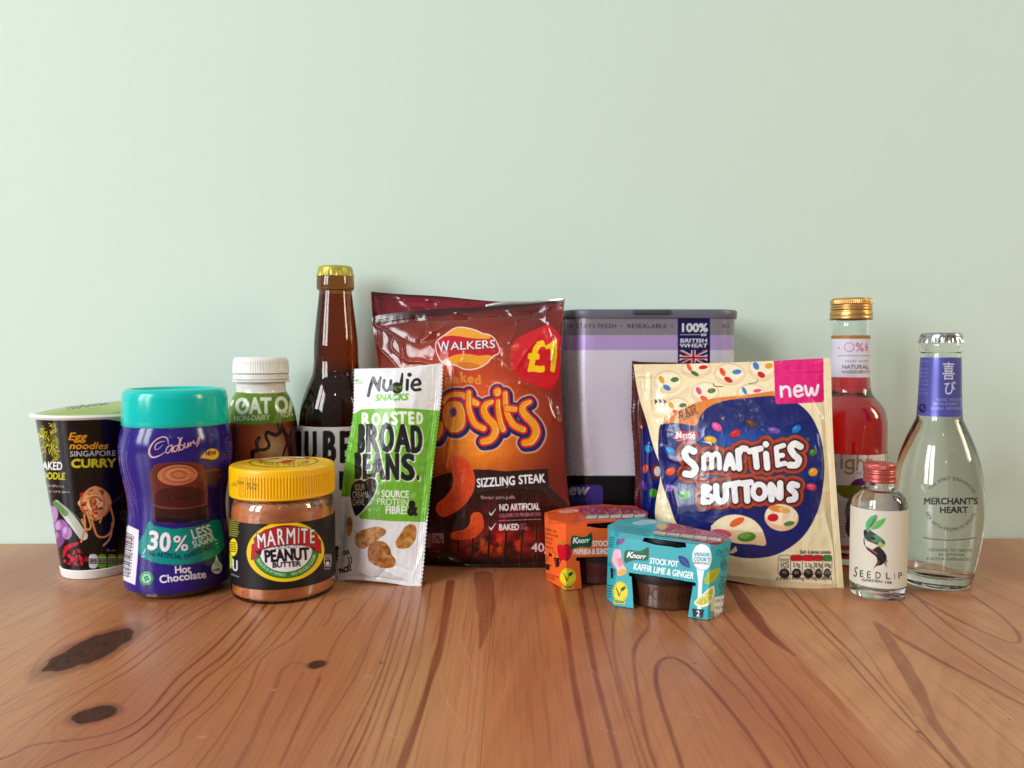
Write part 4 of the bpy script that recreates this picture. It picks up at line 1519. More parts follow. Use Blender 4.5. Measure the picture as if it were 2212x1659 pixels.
    # folds: ribbed side seals, crumples at the top, the left side and the foot
    for k in range(5):
        x = 694 - 0 + k * 14
        s.crease([(x, 82), (x - 18, 360), (x - 62, 740), (x - 104, 1130), (x - 136, 1580)], 4.2, .28)
    for k in range(4):
        s.crease([(170 + k * 15, 120), (160 + k * 15, 430), (112 + k * 16, 680), (86 + k * 17, 960), (70 + k * 14, 1500)], 4.5, .26)
    for pts, w, h in (([(150, 600), (200, 640), (160, 700)], 9, .9), ([(110, 690), (190, 660)], 9, -.8), ([(120, 740), (240, 800)], 12, .5), ([(210, 110), (240, 300), (190, 430)], 14, .7), ([(440, 100), (430, 300), (450, 520)], 26, .5), ([(330, 1450), (470, 1520)], 12, .8), ([(300, 1530), (420, 1440), (600, 1500)], 14, -.7),
                      ([(130, 1530), (200, 1400), (180, 1200)], 16, .7), ([(560, 1500), (640, 1300)], 12, .5), ([(200, 1480), (330, 1540)], 12, .7), ([(600, 140), (560, 360)], 22, .5), ([(330, 900), (340, 1110)], 24, .4)):
        s.crease(pts, w, h)
    s.ht += 1.5 * (ridged(s.X / 170, s.Y / 260, 41) - .5)
    s.ht += .45 * (ridged(s.X / 52, s.Y / 70, 43, 2) - .5)
    L = [(160, 120, .566), (153, 420, .562), (112, 660, .557), (78, 930, .551), (60, 1260, .545), (38, 1551, .541)]
    Rr = [(755, 80, .560), (742, 330, .553), (694, 720, .543), (652, 1110, .534), (624, 1440, .528), (606, 1592, .5255)]
    T = [(160, 120, .566), (300, 116, .559), (480, 112, .556), (640, 94, .557), (755, 80, .560)]
    B = [(38, 1551, .541), (130, 1532, .535), (330, 1546, .530), (470, 1566, .5275), (606, 1592, .5255)]
    bl = lambda a, b: .010 * np.sin(np.pi * np.clip((a - .06) / .86, 0, 1)) ** .8 * (np.sin(np.pi * np.clip(b * 1.02, 0, 1)) ** .5)
    pack('film', o, 4, L, Rr, T, B, 300, 620, bl, s, INK_MATT, relief=None, back=lambda a, b: .006 * np.sin(np.pi * a) * np.sin(np.pi * b) ** .6, back_col=(226, 226, 230), zig=(.0009, 62, 'rl'))
    return o


snack_pouch()


# ================================================================== crisp packets
def k10(p):
    return [(378.2 + .47366 * x, 203.7 + .47366 * y) for x, y in p]


def k11(p):
    return [((1640 + x / 3.607 - 1400) * 1.4548, (1780 + y / 3.607 - 1100) * 1.4548) for x, y in p]


K10, K11 = .47366, 1.4548 / 3.607


def crisp_front():
    o = thing('crisp_packet', 'large foil crisp packet printed orange and maroon with a red price sticker', 'crisp packet', 'foil crisp packets')
    s = Sheet(5, 20, 30, 1240, 1660, (92, 28, 27), s=.55)
    X, Y = s.X, s.Y
    s.put(np.exp(-((X - 600) / 520) ** 2 - ((Y - 640) / 430) ** 2), (216, 84, 34), .95)
    s.put(np.exp(-((X - 640) / 330) ** 2 - ((Y - 900) / 230) ** 2), (244, 152, 50), 1)
    s.put(np.clip((230 - Y) / 170, 0, 1), (84, 28, 28), .75)
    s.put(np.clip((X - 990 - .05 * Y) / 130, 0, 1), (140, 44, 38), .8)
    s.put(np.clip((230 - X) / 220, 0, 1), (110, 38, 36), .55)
    # lower part: dark grill over glowing coals
    dark = s.m_poly([(150, 1150), (380, 1105), (470, 1070), (650, 1046), (720, 1048), (820, 1058), (930, 1052), (1046, 1044), (1056, 1150), (1080, 1170), (1170, 1260), (1240, 1300), (1240, 1660), (60, 1660), (60, 1160)])
    s.put(dark, (52, 26, 27))
    n = fbm(X / 60, Y / 55, 51)
    coal = np.exp(-((X - 740) / 330) ** 2 - ((Y - 1450) / 95) ** 2) * np.clip((n - .25) * 2.6, 0, 1)
    s.put(coal * dark, (196, 24, 36), 1)
    hot = np.exp(-((X - 760) / 190) ** 2 - ((Y - 1470) / 62) ** 2) * np.clip((fbm(X / 34, Y / 34, 53) - .34) * 3, 0, 1)
    s.put(hot * dark, (236, 104, 40), .95)
    s.put(np.exp(-((X - 690) / 260) ** 2 - ((Y - 1300) / 70) ** 2) * np.clip((fbm(X / 50, Y / 44, 55) - .5) * 4, 0, 1) * dark, (150, 14, 60), .9)
    s.put(np.clip((Y - 1535) / 40, 0, 1) * dark, (40, 20, 20))
    for x in (448, 545, 628, 720, 814, 905, 985, 1060):
        s.line([(x + 16, 1170), (x + 4, 1400), (x - 6, 1590)], 13, (34, 18, 20), .9)
        s.line([(x + 9, 1170), (x - 3, 1400), (x - 13, 1590)], 2.4, (132, 92, 82), .8)
        s.line([(x + 22, 1170), (x + 10, 1400), (x, 1590)], 2.4, (120, 76, 70), .7)
    s.poly(k11([(700, 150), (1060, 172), (1740, 130), (1760, 380), (1700, 400), (720, 470)]), (56, 26, 28), al=.9)
    s.poly(k11([(1700, 400), (1760, 385), (2060, 660), (2060, 720), (1700, 660)]), (66, 34, 29), al=.9)
    # puffs
    pn = fbm(X / 9, Y / 9, 57)
    for pts, w in ((k11([(505, 80), (570, 260), (545, 430), (430, 590), (290, 690)]), [K11 * q for q in (260, 300, 300, 270, 235)]), (k11([(745, 825), (745, 920), (690, 1000), (590, 1050), (440, 1068)]), [K11 * q for q in (175, 205, 190, 150, 115)])):
        m = s.m_line(pts, w)
        s.put(m, (232, 88, 40))
        s.put(m * np.clip((pn - .42) * 3, 0, 1), (238, 120, 62), .7)
        s.put(m * (1 - s.m_line([(a + 7, b + 4) for a, b in pts], [q * .86 for q in w])), (240, 128, 72), .5)
    # maker's badge
    badge = k10([(330, 100), (450, 100), (560, 128), (640, 165), (720, 182), (790, 240), (840, 375), (760, 430), (690, 510), (570, 572), (440, 580), (320, 532), (190, 520), (120, 420), (96, 320), (112, 250), (200, 186)])
    bm = s.m_poly(badge, 4)
    s.put(dilate(bm, 4), (240, 226, 214))
    s.put(bm, (196, 26, 44))
    s.put(bm * s.m_poly(k10([(190, 190), (330, 90), (660, 120), (740, 215), (640, 225), (500, 216), (380, 196), (280, 188)]), 4), (232, 168, 56))
    s.put(bm * s.m_poly(k10([(160, 500), (250, 445), (340, 412), (480, 404), (600, 424), (750, 430), (640, 600), (300, 600)]), 4), (234, 164, 50))
    s.put(bm * s.m_poly(k10([(300, 560), (400, 500), (560, 520), (620, 560), (500, 600)]), 4), (206, 112, 36), .7)
    s.put(bm * s.m_poly(k10([(150, 500), (220, 460), (290, 530), (180, 530)])), (240, 214, 214), .9)
    xw, yw = k10([(120, 385)])[0]
    for d, dx, c in ((3.5, 2, (40, 20, 30)), (2.2, 0, (240, 238, 240))):
        s.text('W', xw + dx, yw + dx, 58, c, w=66, rot=7, shear=.05, bold=d)
        s.text('ALKERS', xw + 70 + dx, yw - 12 + dx, 45, c, w=252, rot=3, bold=d, shear=.05)
    for ch, x, y, h, r, w in (('B', 190, 795, 110, 8, 80), ('a', 290, 752, 105, 3, 78), ('k', 382, 742, 120, -3, 70), ('e', 462, 748, 105, -6, 78), ('d', 552, 766, 105, -9, 78)):
        p = k10([(x, y)])[0]
        s.text(ch, p[0], p[1], h * K10, (226, 148, 60), w=w * K10, rot=-r * .6, bold=4)
    # puffy lettering
    k = K10
    W = lambda L, w: s.m_line(k10(L), [q * k for q in w] if isinstance(w, list) else w * k)
    o_hole = s.m_ell(*k10([(297, 1095)])[0], 34 * k, 48 * k)
    o_m = s.m_poly(k10([(300, 965), (380, 985), (430, 1070), (442, 1180), (420, 1280), (340, 1335), (250, 1318), (190, 1240), (174, 1140), (184, 1050), (230, 985)]), 5) * (1 - o_hole)
    let = [o_m, W([(190, 985), (230, 915), (310, 885), (400, 890), (470, 930), (540, 975), (580, 995)], [44, 50, 56, 60, 66, 66, 60]),
           W([(482, 865), (480, 1000), (500, 1120), (555, 1235), (655, 1292)], [56, 62, 66, 66, 66]),
           W([(755, 975), (690, 1005), (662, 1075), (700, 1160), (775, 1240), (800, 1330), (745, 1420), (648, 1448)], [52, 66, 78, 80, 84, 86, 84, 72]),
           s.m_ell(*k10([(822, 858)])[0], 42 * k, 52 * k), W([(832, 965), (836, 1080), (860, 1220), (892, 1305)], [50, 62, 66, 62]),
           W([(915, 875), (922, 1020), (950, 1140), (1020, 1250), (1130, 1305)], [56, 64, 68, 70, 70]), W([(935, 1050), (1030, 1062)], 64),
           W([(1205, 975), (1140, 1010), (1120, 1075), (1170, 1150), (1255, 1240), (1285, 1340), (1230, 1440), (1145, 1462)], [54, 66, 78, 82, 86, 88, 86, 76]),
           W([(150, 1240), (140, 1330), (105, 1405)], [60, 64, 60])]
    allm = np.max(let, 0)
    halo = dilate(allm, 72 * k * s.s)
    sh = lambda m, dx, dy: np.roll(np.roll(m, int(dx * k * s.s), 1), int(dy * k * s.s), 0)
    blue = np.maximum(dilate(allm, 50 * k * s.s), sh(dilate(allm, 50 * k * s.s), 16, 24))
    s.put(dilate(blue, 22 * k * s.s), (238, 190, 170), .75)
    s.put(blue, (36, 46, 112))
    s.put(dilate(allm, 25 * k * s.s), (216, 36, 40))
    for m in let:
        s.put(dilate(m, 4), (200, 60, 30), .6)
        s.put(m, (238, 164, 48))
        inner = m * (1 - sh(m, -9, -7))
        s.put(inner, (222, 134, 36), .8)
        hl = sh(m, -10, -8) * m
        hl = hl * (1 - sh(hl, -9, -7))
        s.put(hl, (252, 226, 170), .95)
    s.put(o_hole, (36, 46, 112))
    s.put(np.clip(dilate(o_hole, 4) - o_hole, 0, 1), (216, 36, 40))
    # price sticker
    st = s.m_poly(k10([(1420, 50), (1470, 80), (1525, 130), (1580, 210), (1588, 380), (1572, 560), (1550, 690), (1500, 790), (1430, 832), (1340, 806), (1220, 762), (1110, 712), (1012, 620), (982, 500), (978, 380), (1008, 270), (1080, 205), (1210, 140), (1320, 95)]))
    s.put(st, (206, 22, 40))
    p = k10([(1168, 600)])[0]
    s.text('£', p[0], p[1], 350 * k, (246, 206, 24), w=215 * k, bold=8, rot=-2)
    s.poly(k10([(1382, 312), (1440, 282), (1492, 242), (1530, 240), (1536, 400), (1502, 625), (1448, 610), (1462, 470), (1450, 336), (1400, 350)]), (240, 198, 30))
    s.rect(*k10([(1446, 632)])[0], *k10([(1474, 664)])[0], (180, 60, 36))
    # wording
    T = lambda tx, x, y, h, w, c=(236, 234, 236), **q: s.text(tx, *k11([(x, y)])[0], h * K11, c, w=w * K11, **q)
    T('SIZZLING', 748, 390, 118, 545, bold=3, rot=4)
    T('STEAK', 1335, 344, 118, 372, bold=3, rot=3.6)
    T('flavour corn puffs', 805, 556, 50, 478, (228, 190, 196), bold=1.4, rot=.6)
    T('NO ARTIFICIAL', 1064, 718, 92, 565, bold=2.6, rot=1.5)
    T('COLOURS OR PRESERVATIVES', 1064, 808, 46, 580, (224, 160, 180), bold=1.5, rot=2)
    s.line(k11([(1055, 857), (1650, 836)]), 2.6, (226, 186, 190), sm=0)
    T('BAKED', 1060, 990, 84, 282, bold=2.8, rot=1)
    T('NOT', 1362, 938, 42, 76, (224, 160, 170), bold=1)
    T('FRIED', 1362, 984, 40, 112, (224, 160, 170), bold=1)
    T('40g', 1512, 1286, 116, 262, (236, 206, 216), bold=2.6)
    for y in (760, 962):
        s.line(k11([(925, y - 20), (948, y + 18), (1015, y - 70)]), [5, 8, 3], (236, 234, 236), sm=2)
    s.rect(*k11([(20, 1036)])[0], *k11([(110, 1236)])[0], (150, 112, 112), 8)
    s.rect(*k11([(116, 1032)])[0], *k11([(288, 1236)])[0], (176, 138, 136), 8)
    s.rect(*k11([(116, 1170)])[0], *k11([(288, 1236)])[0], (120, 20, 44), 6)
    T('Salt', 165, 1095, 36, 66, (50, 24, 26), bold=1)
    T('0.79g', 138, 1150, 44, 126, (50, 24, 26), bold=1)
    T('511kcal', 96, 1294, 34, 140, (180, 140, 140))
    # top seal
    s.put(np.clip((168 - Y - 60 * ((X - 600) / 560) * 1.0) / 10, 0, 1), (56, 24, 26), .8)
    for q in range(3):
        s.crease([(70, 205 + q * 9), (300, 168 + q * 9), (600, 148 + q * 9), (900, 134 + q * 9), (1130, 108 + q * 9)], 3.5, .25)
    cr = [([(75, 230), (150, 272), (225, 335), (255, 430), (345, 440), (425, 468), (470, 520)], 11, 1.6), ([(115, 378), (165, 425), (205, 475)], 12, 1.3), ([(540, 160), (640, 190), (760, 180)], 14, 1.0), ([(300, 200), (360, 260), (330, 330), (420, 300)], 16, -1.2), ([(370, 190), (400, 270), (470, 240)], 12, 1.1),
          ([(525, 470), (522, 700), (500, 900), (478, 1030)], 12, 1.5), ([(500, 690), (478, 850), (470, 1000)], 8, -1.0), ([(795, 430), (860, 500), (940, 560)], 16, 1.2), ([(770, 300), (790, 440)], 20, -.9), ([(900, 560), (1000, 620), (1080, 780)], 18, 1.1), ([(1060, 240), (1090, 330), (1075, 430)], 12, 1.1), ([(1000, 300), (920, 400), (880, 470)], 16, .9),
          ([(1040, 180), (1060, 120)], 12, 1.2), ([(960, 180), (1060, 240), (1120, 340)], 14, -1.0), ([(1050, 640), (1080, 740), (1140, 800)], 16, 1.3), ([(1100, 700), (1150, 950), (1165, 1200)], 16, 1.0), ([(1040, 1180), (1100, 1240), (1170, 1330)], 22, .6), ([(640, 1180), (860, 1150), (1040, 1170)], 22, .9),
          ([(420, 1560), (520, 1555), (640, 1600), (860, 1610), (1100, 1590)], 9, 1.3), ([(330, 1590), (470, 1540), (560, 1590)], 12, 1.2), ([(1080, 1480), (1120, 1540), (1170, 1580)], 14, 1.0), ([(90, 500), (150, 700), (140, 900)], 18, 1.2), ([(600, 200), (700, 260), (860, 230), (1000, 160)], 24, -.8), ([(120, 240), (300, 330), (420, 300)], 20, -.9), ([(830, 150), (880, 230), (840, 330)], 14, .9), ([(180, 300), (170, 360), (230, 420)], 9, .9)]
    for pts, w, h in cr:
        s.crease(pts, w, h)
    s.ht += 2.4 * (ridged(X / 230 + .3 * vnoise(X / 90, Y / 90, 4), Y / 260, 61) - .5) * np.clip((Y - 150) / 100, .2, 1)
    s.ht += .22 * (ridged(X / 80, Y / 100, 63, 2) - .5)
    L = [(60, 188, .606), (72, 300, .603), (100, 480, .600), (130, 900, .596), (120, 1300, .592), (108, 1600, .590)]
    Rr = [(1146, 86, .585), (1134, 230, .580), (1124, 420, .577), (1136, 760, .574), (1158, 1080, .572), (1178, 1300, .571), (1180, 1590, .571)]
    T = [(60, 188, .606), (110, 176, .603), (300, 150, .599), (600, 134, .596), (900, 118, .592), (1060, 100, .588), (1146, 86, .585)]
    B = [(108, 1600, .590), (330, 1600, .580), (470, 1612, .576), (700, 1614, .572), (950, 1604, .571), (1180, 1590, .571)]
    bl = lambda a, b: .019 * np.sin(np.pi * a) ** .75 * np.clip(np.sin(np.pi * np.clip((b - .045) / .93, 0, 1)), 0, 1) ** .6
    fo, F, N, g = pack('film', o, 5, L, Rr, T, B, 500, 640, bl, s, INK_FOIL, back=lambda a, b: .010 * np.sin(np.pi * a) * np.sin(np.pi * b) ** .6, back_col=(140, 40, 44))
    # the silvery back sheet stands a little above the front one at the top
    top = edge3(5, [(700, 118, .598), (800, 100, .596), (950, 98, .593), (1060, 88, .590), (1146, 80, .586)], 60)
    bot = edge3(5, [(700, 150, .600), (800, 140, .598), (950, 130, .595), (1060, 118, .592), (1144, 112, .588)], 60)
    M = Mesh()
    M.grid(np.stack([bot, top]))
    b = M.build('back_seal', mat('silver_foil', (176, 178, 170), rough=.28, metal=.8), fo)
    b.modifiers.new('thickness', 'SOLIDIFY').thickness = .0002
    return o


def crisp_back():
    o = thing('crisp_packet', 'crimson foil crisp packet peeping out behind the orange one', 'crisp packet', 'foil crisp packets')
    s = Sheet(5, 20, 20, 1240, 1660, (138, 22, 44), s=.3)
    s.put(np.clip((1160 - s.Y) / 400, 0, 1) * np.clip((s.Y - 200) / 500, 0, 1), (176, 60, 40), .5)
    s.put(np.clip((66 + .055 * s.X - s.Y) / 6, 0, 1), (84, 18, 30), .9)
    for q in range(3):
        s.crease([(56, 56 + q * 9), (300, 70 + q * 9), (600, 92 + q * 9), (860, 110 + q * 9)], 4, .3)
    for pts, w, h in (([(70, 90), (82, 150), (110, 180)], 9, 1.2), ([(200, 60), (260, 120), (360, 130)], 14, 1.1), ([(380, 90), (470, 120), (560, 130)], 14, 1.0), ([(75, 200), (85, 330), (110, 420)], 10, 1.0)):
        s.crease(pts, w, h)
    s.ht += 1.6 * (ridged(s.X / 200, s.Y / 240, 71) - .5)
    L = [(55, 44, .640), (62, 160, .637), (84, 320, .634), (104, 480, .631), (130, 900, .626), (130, 1590, .622)]
    Rr = [(1110, 104, .630), (1100, 300, .626), (1095, 800, .618), (1100, 1200, .614), (1100, 1560, .612)]
    T = [(55, 44, .640), (200, 56, .639), (450, 70, .637), (720, 96, .634), (900, 104, .632), (1110, 104, .630)]
    B = [(130, 1590, .622), (600, 1575, .616), (1100, 1560, .612)]
    bl = lambda a, b: .009 * np.sin(np.pi * a) ** .8 * np.sin(np.pi * np.clip((b - .03) / .95, 0, 1)) ** .7
    pack('film', o, 5, L, Rr, T, B, 240, 320, bl, s, INK_FOIL, back=lambda a, b: .005 * np.sin(np.pi * a) * np.sin(np.pi * b), back_col=(170, 170, 172))
    return o


crisp_front()
crisp_back()


# ================================================================== flour tin
def rounded(x0, x1, y0, y1, rad, n=14, seg=0):
    """outline of a rounded rectangle from the middle of its back, counter-clockwise seen from above"""
    pts = []
    for cx, cy, a in ((x0 + rad, y1 - rad, 90), (x0 + rad, y0 + rad, 180), (x1 - rad, y0 + rad, 270), (x1 - rad, y1 - rad, 0)):
        for k in range(n + 1):
            t = R(a + 90 * k / n)
            pts.append((cx + rad * math.cos(t), cy + rad * math.sin(t)))
    return np.array(pts)


def resample(p, n):
    p = np.vstack([p, p[:1]])
    L = np.r_[0, np.cumsum(np.hypot(*np.diff(p, axis=0).T))]
    u = np.linspace(0, L[-1], n, endpoint=False)
    return np.stack([np.interp(u, L, p[:, 0]), np.interp(u, L, p[:, 1])], 1)


def prism(outline, zs, insets, name, m, parent, art=None, base=None, cap=True, sharp=35):
    c = outline.mean(0)
    d = outline - c
    Lr = np.linalg.norm(d, axis=1, keepdims=True)
    P = np.stack([np.hstack([outline - d / Lr * i, np.full((len(outline), 1), z)]) for z, i in zip(zs, insets)])
    col = None
    if art is not None:
        px, py = project(P)
        col = art.sample(px, py)
        far = np.broadcast_to((outline[:, 1] > c[1] + .004)[None], P.shape[:2])
        col[far] = hexc(base)
    M = Mesh()
    M.grid(P, None if col is None else col.reshape(-1, 3), wrap=True)
    if cap:
        for k, f in ((0, True), (-1, False)):
            M.fan(P[k], [c[0], c[1], zs[k]], c=None if col is None else hexc(base), flip=f)
    return M.build(name, m, parent, sharp=sharp, ink=art is not None)


def flour_tin():
    o = thing('flour_tin', 'tall silver and lilac flour tin with grey plastic lid behind the pouches', 'tin')
    yf, yb = .5905, .6445
    xl = at(1217, 900, .606)[0]
    xr = at(1582, 900, .614)[0]
    ztop = at(1400, 684, yf)[2]
    zlid = at(1400, 668, yf)[2]
    s = Sheet(6, 150, 60, 1620, 2200, (226, 221, 234))
    s.rect(0, 0, 1700, 278, (152, 148, 158))
    s.rect(0, 278, 1700, 392, (196, 172, 222))
    gy = (66, 62, 78)
    s.text('SS', 226, 222, 30, gy, w=50)
    for x in (272, 658, 1048):
        s.ell(x, 206, 6, 6, gy)
    s.text('STAYS FRESH', 302, 222, 32, gy, w=316, bold=1)
    s.text('RESEALABLE', 700, 222, 32, gy, w=308, bold=1)
    s.text('NO', 1436, 220, 30, gy, w=54)
    nv = (42, 40, 102)
    s.rect(1092, 60, 1342, 640, nv)
    wh = (234, 232, 238)
    s.text('100%', 1108, 250, 62, wh, w=216, bold=5)
    s.rect(1110, 273, 1262, 277, wh)
    for k in range(4):
        s.ell(1276 + k * 11, 270, 7, 4, wh, -30)
        s.ell(1276 + k * 11, 280, 7, 4, wh, 30)
    s.text('BRITISH', 1108, 334, 29, wh, w=214, bold=3)
    s.text('WHEAT', 1108, 372, 29, wh, w=214, bold=3)
    # flag
    s.rect(1105, 392, 1321, 505, wh)
    for q in ([(1105, 404), (1186, 440), (1140, 440), (1105, 424)], [(1321, 404), (1240, 440), (1286, 440), (1321, 424)], [(1128, 392), (1196, 428), (1196, 392)], [(1298, 392), (1230, 428), (1230, 392)],
              [(1105, 494), (1186, 462), (1140, 462), (1105, 478)], [(1321, 494), (1240, 462), (1286, 462), (1321, 478)], [(1128, 505), (1196, 470), (1196, 505)], [(1298, 505), (1230, 470), (1230, 505)]):
        s.poly(q, nv)
    for q in ([(1105, 392), (1190, 436), (1178, 440), (1105, 402)], [(1321, 392), (1236, 436), (1222, 432), (1310, 388)], [(1105, 505), (1190, 464), (1204, 468), (1116, 510)], [(1321, 505), (1236, 464), (1248, 460), (1321, 496)]):
        s.poly(q, (206, 30, 60))
    s.rect(1105, 438, 1321, 464, wh)
    s.rect(1198, 392, 1228, 505, wh)
    s.rect(1105, 443, 1321, 459, (206, 30, 60))
    s.rect(1204, 392, 1222, 505, (206, 30, 60))
    # dark foot band with a violet panel
    s.rect(0, 1365, 1700, 2300, (27, 26, 29))
    s.rect(180, 1436, 512, 1700, (86, 74, 160), 40)
    s.text('new', 178, 1512, 84, (226, 222, 236), w=218, shear=.2, bold=5)
    s.text('PERFECT OUR', 128, 1566, 34, (140, 130, 190), w=276, bold=1)
    out = resample(rounded(xl, xr, yf, yb, .0235), 700)
    out = np.vstack([out])
    zs = np.linspace(.002, ztop, 340)
    prism(out, zs, np.zeros(340), 'body', INK_TIN, o, art=s, base=(206, 200, 212))
    out2 = resample(rounded(xl, xr, yf, yb, .0235), 160)
    metal = mat('tin_rim_metal', (150, 150, 156), rough=.3, metal=.8)
    prism(out2, [0, .0003, .0022, .003], [.0016, -.0005, -.0005, .0004], 'foot_rim', metal, o)
    grey = mat('grey_plastic_lid', (96, 98, 112), rough=.42, bump=(260, .05, .0004))
    z0 = ztop - .0012
    lid_ = prism(out2, [z0, z0 + .0001, z0 + .0008, zlid - .0012, zlid - .0003, zlid], [.0004, -.0012, -.0016, -.0019, -.0013, -.0002], 'lid', grey, o, sharp=50)
    # finger tab on the front of the lid
    xa, xb = at(1448, 675, yf)[0], at(1526, 675, yf)[0]
    xa, xb = at(zp(6, 738, 100)[0], 675, yf)[0], at(zp(6, 1030, 100)[0], 675, yf)[0]
    M = Mesh()
    import itertools
    zt = zlid - .0006
    y0 = yf - .0042
    prof = [(yf + .001, zt + .0004), (y0 + .0012, zt + .0003), (y0, zt - .0006), (y0 + .0004, zt - .0028), (yf - .001, zt - .0034)]
    P = np.array([[[x, y, z] for x in np.r_[xa, xa + .0012, np.linspace(xa + .002, xb - .002, 6), xb - .0012, xb]] for y, z in prof])
    P[:, 0, 1] += .0018
    P[:, -1, 1] += .0018
    M.grid(P, flip=True)
    tab = M.build('lid_tab', mat('dark_grey_plastic', (70, 72, 84), rough=.42), lid_)
    tab.modifiers.new('thickness', 'SOLIDIFY').thickness = .0006
    # hinge line on top
    return o


flour_tin()


# ================================================================== stock pots in their cartons
def stock_pot(c, z0, h, r_top, colr, label):
    o = thing('stock_pot', label, 'stock pot', 'little stock pots inside the cartons', loc=(c[0], c[1], z0))
    T = Turn.__new__(Turn)
    T.X, T.Y, T.face = 0.0, 0.0, math.atan2(-c[0], c[1])
    pr = [(.0004, .0004), (r_top * .86, .0004), (r_top * .905, 0), (r_top * .92, .0006), (r_top * .922, .0016), (r_top * .912, .0022), (r_top * .955, h - .0034), (r_top * .956, h - .003)]
    t = lambda Tt, Z: 0
    tub = T.lathe(np.array(pr), 'tub', colr, o, n=96, cap0=False, cap1=False)
    # raised script on the tub
    M = Mesh()
    gl, tw = layout('Knorr', .0078, .030)
    for v, tri in gl:
        if not len(tri):
            continue
        th = (v[:, 0] + .22 * v[:, 1] - tw / 2) / (r_top * .9)
        z = .0058 + v[:, 1]
        rr = r_top * .912 + (r_top * .043) * (z - .0022) / (h - .0056) + .0005
        M.add(T.pt(rr, th + R(4), z), t=tri)
    M.build('embossed_script', colr, tub, sharp=0)
    lid = mat('black_plastic_lid', (34, 33, 34), rough=.30, bump=(400, .06, .0004))
    lp = [(r_top * .957, h - .0060), (r_top - .0002, h - .0062), (r_top, h - .0058), (r_top, h - .0012), (r_top - .0006, h - .0005), (r_top - .0018, h - .0002), (r_top - .0030, h - .0008), (.0004, h - .0008)]
    T.lathe(np.array(lp), 'lid', lid, o, n=96, cap0=False, cap1=False)
    return o


def carton(name, label, lab_pot, base_cols, art, foot, crown_, H, window, slot, creases, tubcol, pot_r):
    """a printed card sleeve: flat front with a window, curved ends, flat top"""
    o = thing(name, label, 'carton', 'stock pot cartons')
    foot, crown_ = np.array(foot), np.array(crown_)

    def loft(p):                      # resample by matched corner index
        out = []
        n = len(p)
        for k in range(n):
            a, b = p[k], p[(k + 1) % n]
            m = creases[k]
            for q in range(m):
                out.append(a + (b - a) * q / m)
        return np.array(out)
    A, B = loft(foot), loft(crown_)
    nz = 210
    u = np.linspace(0, 1, nz)[:, None, None]
    P = np.concatenate([A[None] * (1 - u) + B[None] * u, np.broadcast_to(np.linspace(.0004, H, nz)[:, None, None], (nz, len(A), 1))], -1)
    P[..., :2] += .00025 * (fbm(np.arange(len(A)) / 40.0, np.zeros(len(A)), 5) - .5)[None, :, None]
    px, py = project(P)
    c = art.sample(px, py)
    ctr = A.mean(0)
    nrm = np.gradient(A, axis=0)
    # outward normal of each column; columns that face away take the plain card colour
    nx, ny = nrm[:, 1], -nrm[:, 0]
    facing = (nx * (0 - A[:, 0]) + ny * (0 - A[:, 1])) > 0
    c[:, ~facing] = hexc(base_cols)
    hole = lambda poly: inside(px, py, [zp(7, *q) for q in poly])
    cut = hole(window) | hole(slot)
    cut[:, ~facing] = False
    M = Mesh()
    nr, nc = cut.shape
    i = np.arange(nr * nc).reshape(nr, nc)
    i = np.hstack([i, i[:, :1]])
    cc = np.hstack([cut, cut[:, :1]])
    qd = np.stack([i[:-1, :-1], i[:-1, 1:], i[1:, 1:], i[1:, :-1]], -1)
    keep = ~(cc[:-1, :-1] & cc[:-1, 1:] & cc[1:, 1:] & cc[1:, :-1])
    M.add(P.reshape(-1, 3), q=qd[keep], c=c.reshape(-1, 3))
    sl = M.build('sleeve', INK_CARD, o, ink=True, sharp=0)
    sd = sl.modifiers.new('thickness', 'SOLIDIFY')
    sd.thickness = .00035
    sd.offset = -1
    # top panel
    M = Mesh()
    ring = P[-1]
    cen = ring.mean(0)
    q = np.linspace(0, 1, 90)[:, None, None]
    G = cen + (ring - cen) * q
    G[..., 2] += .0003 + .0006 * (1 - q[..., 0] ** 2) + .0005 * (vnoise(G[..., 0] * 90, G[..., 1] * 90, 3) - .5)
    gx, gy = project(G)
    cutp = inside(gx, gy, [zp(7, *w) for w in slot])
    ii = np.arange(G.shape[0] * G.shape[1]).reshape(G.shape[:2])
    ii = np.hstack([ii, ii[:, :1]])
    cw = np.hstack([cutp, cutp[:, :1]])
    qd = np.stack([ii[:-1, :-1], ii[1:, :-1], ii[1:, 1:], ii[:-1, 1:]], -1)
    keep = ~(cw[:-1, :-1] & cw[:-1, 1:] & cw[1:, 1:] & cw[1:, :-1])
    M.add(G.reshape(-1, 3), q=qd[keep], c=art.sample(gx, gy).reshape(-1, 3))
    tp = M.build('top_panel', INK_CARD, o, ink=True, sharp=0)
    sd = tp.modifiers.new('thickness', 'SOLIDIFY')
    sd.thickness = .00035
    sd.offset = -1
    c2 = lab_pot[2]
    hp = (H - .0016) / 2
    stock_pot(c2 - lab_pot[3] * .0002 - np.array([.0018, -.0004]), .0006, hp, pot_r + .0034, tubcol, lab_pot[0])
    stock_pot(c2 + lab_pot[3] * .0008, .0008 + hp, hp, pot_r, tubcol, lab_pot[1])
    return o


def inside(px, py, poly):
    r = np.zeros(px.shape, bool)
    q = np.array(poly)
    for (ax, ay), (bx, by) in zip(q, np.roll(q, -1, 0)):
        if ay == by:
            continue
        c = (py >= min(ay, by)) & (py < max(ay, by))
        xi = ax + (py - ay) * (bx - ax) / (by - ay)
        r ^= c & (px < xi)
    return r


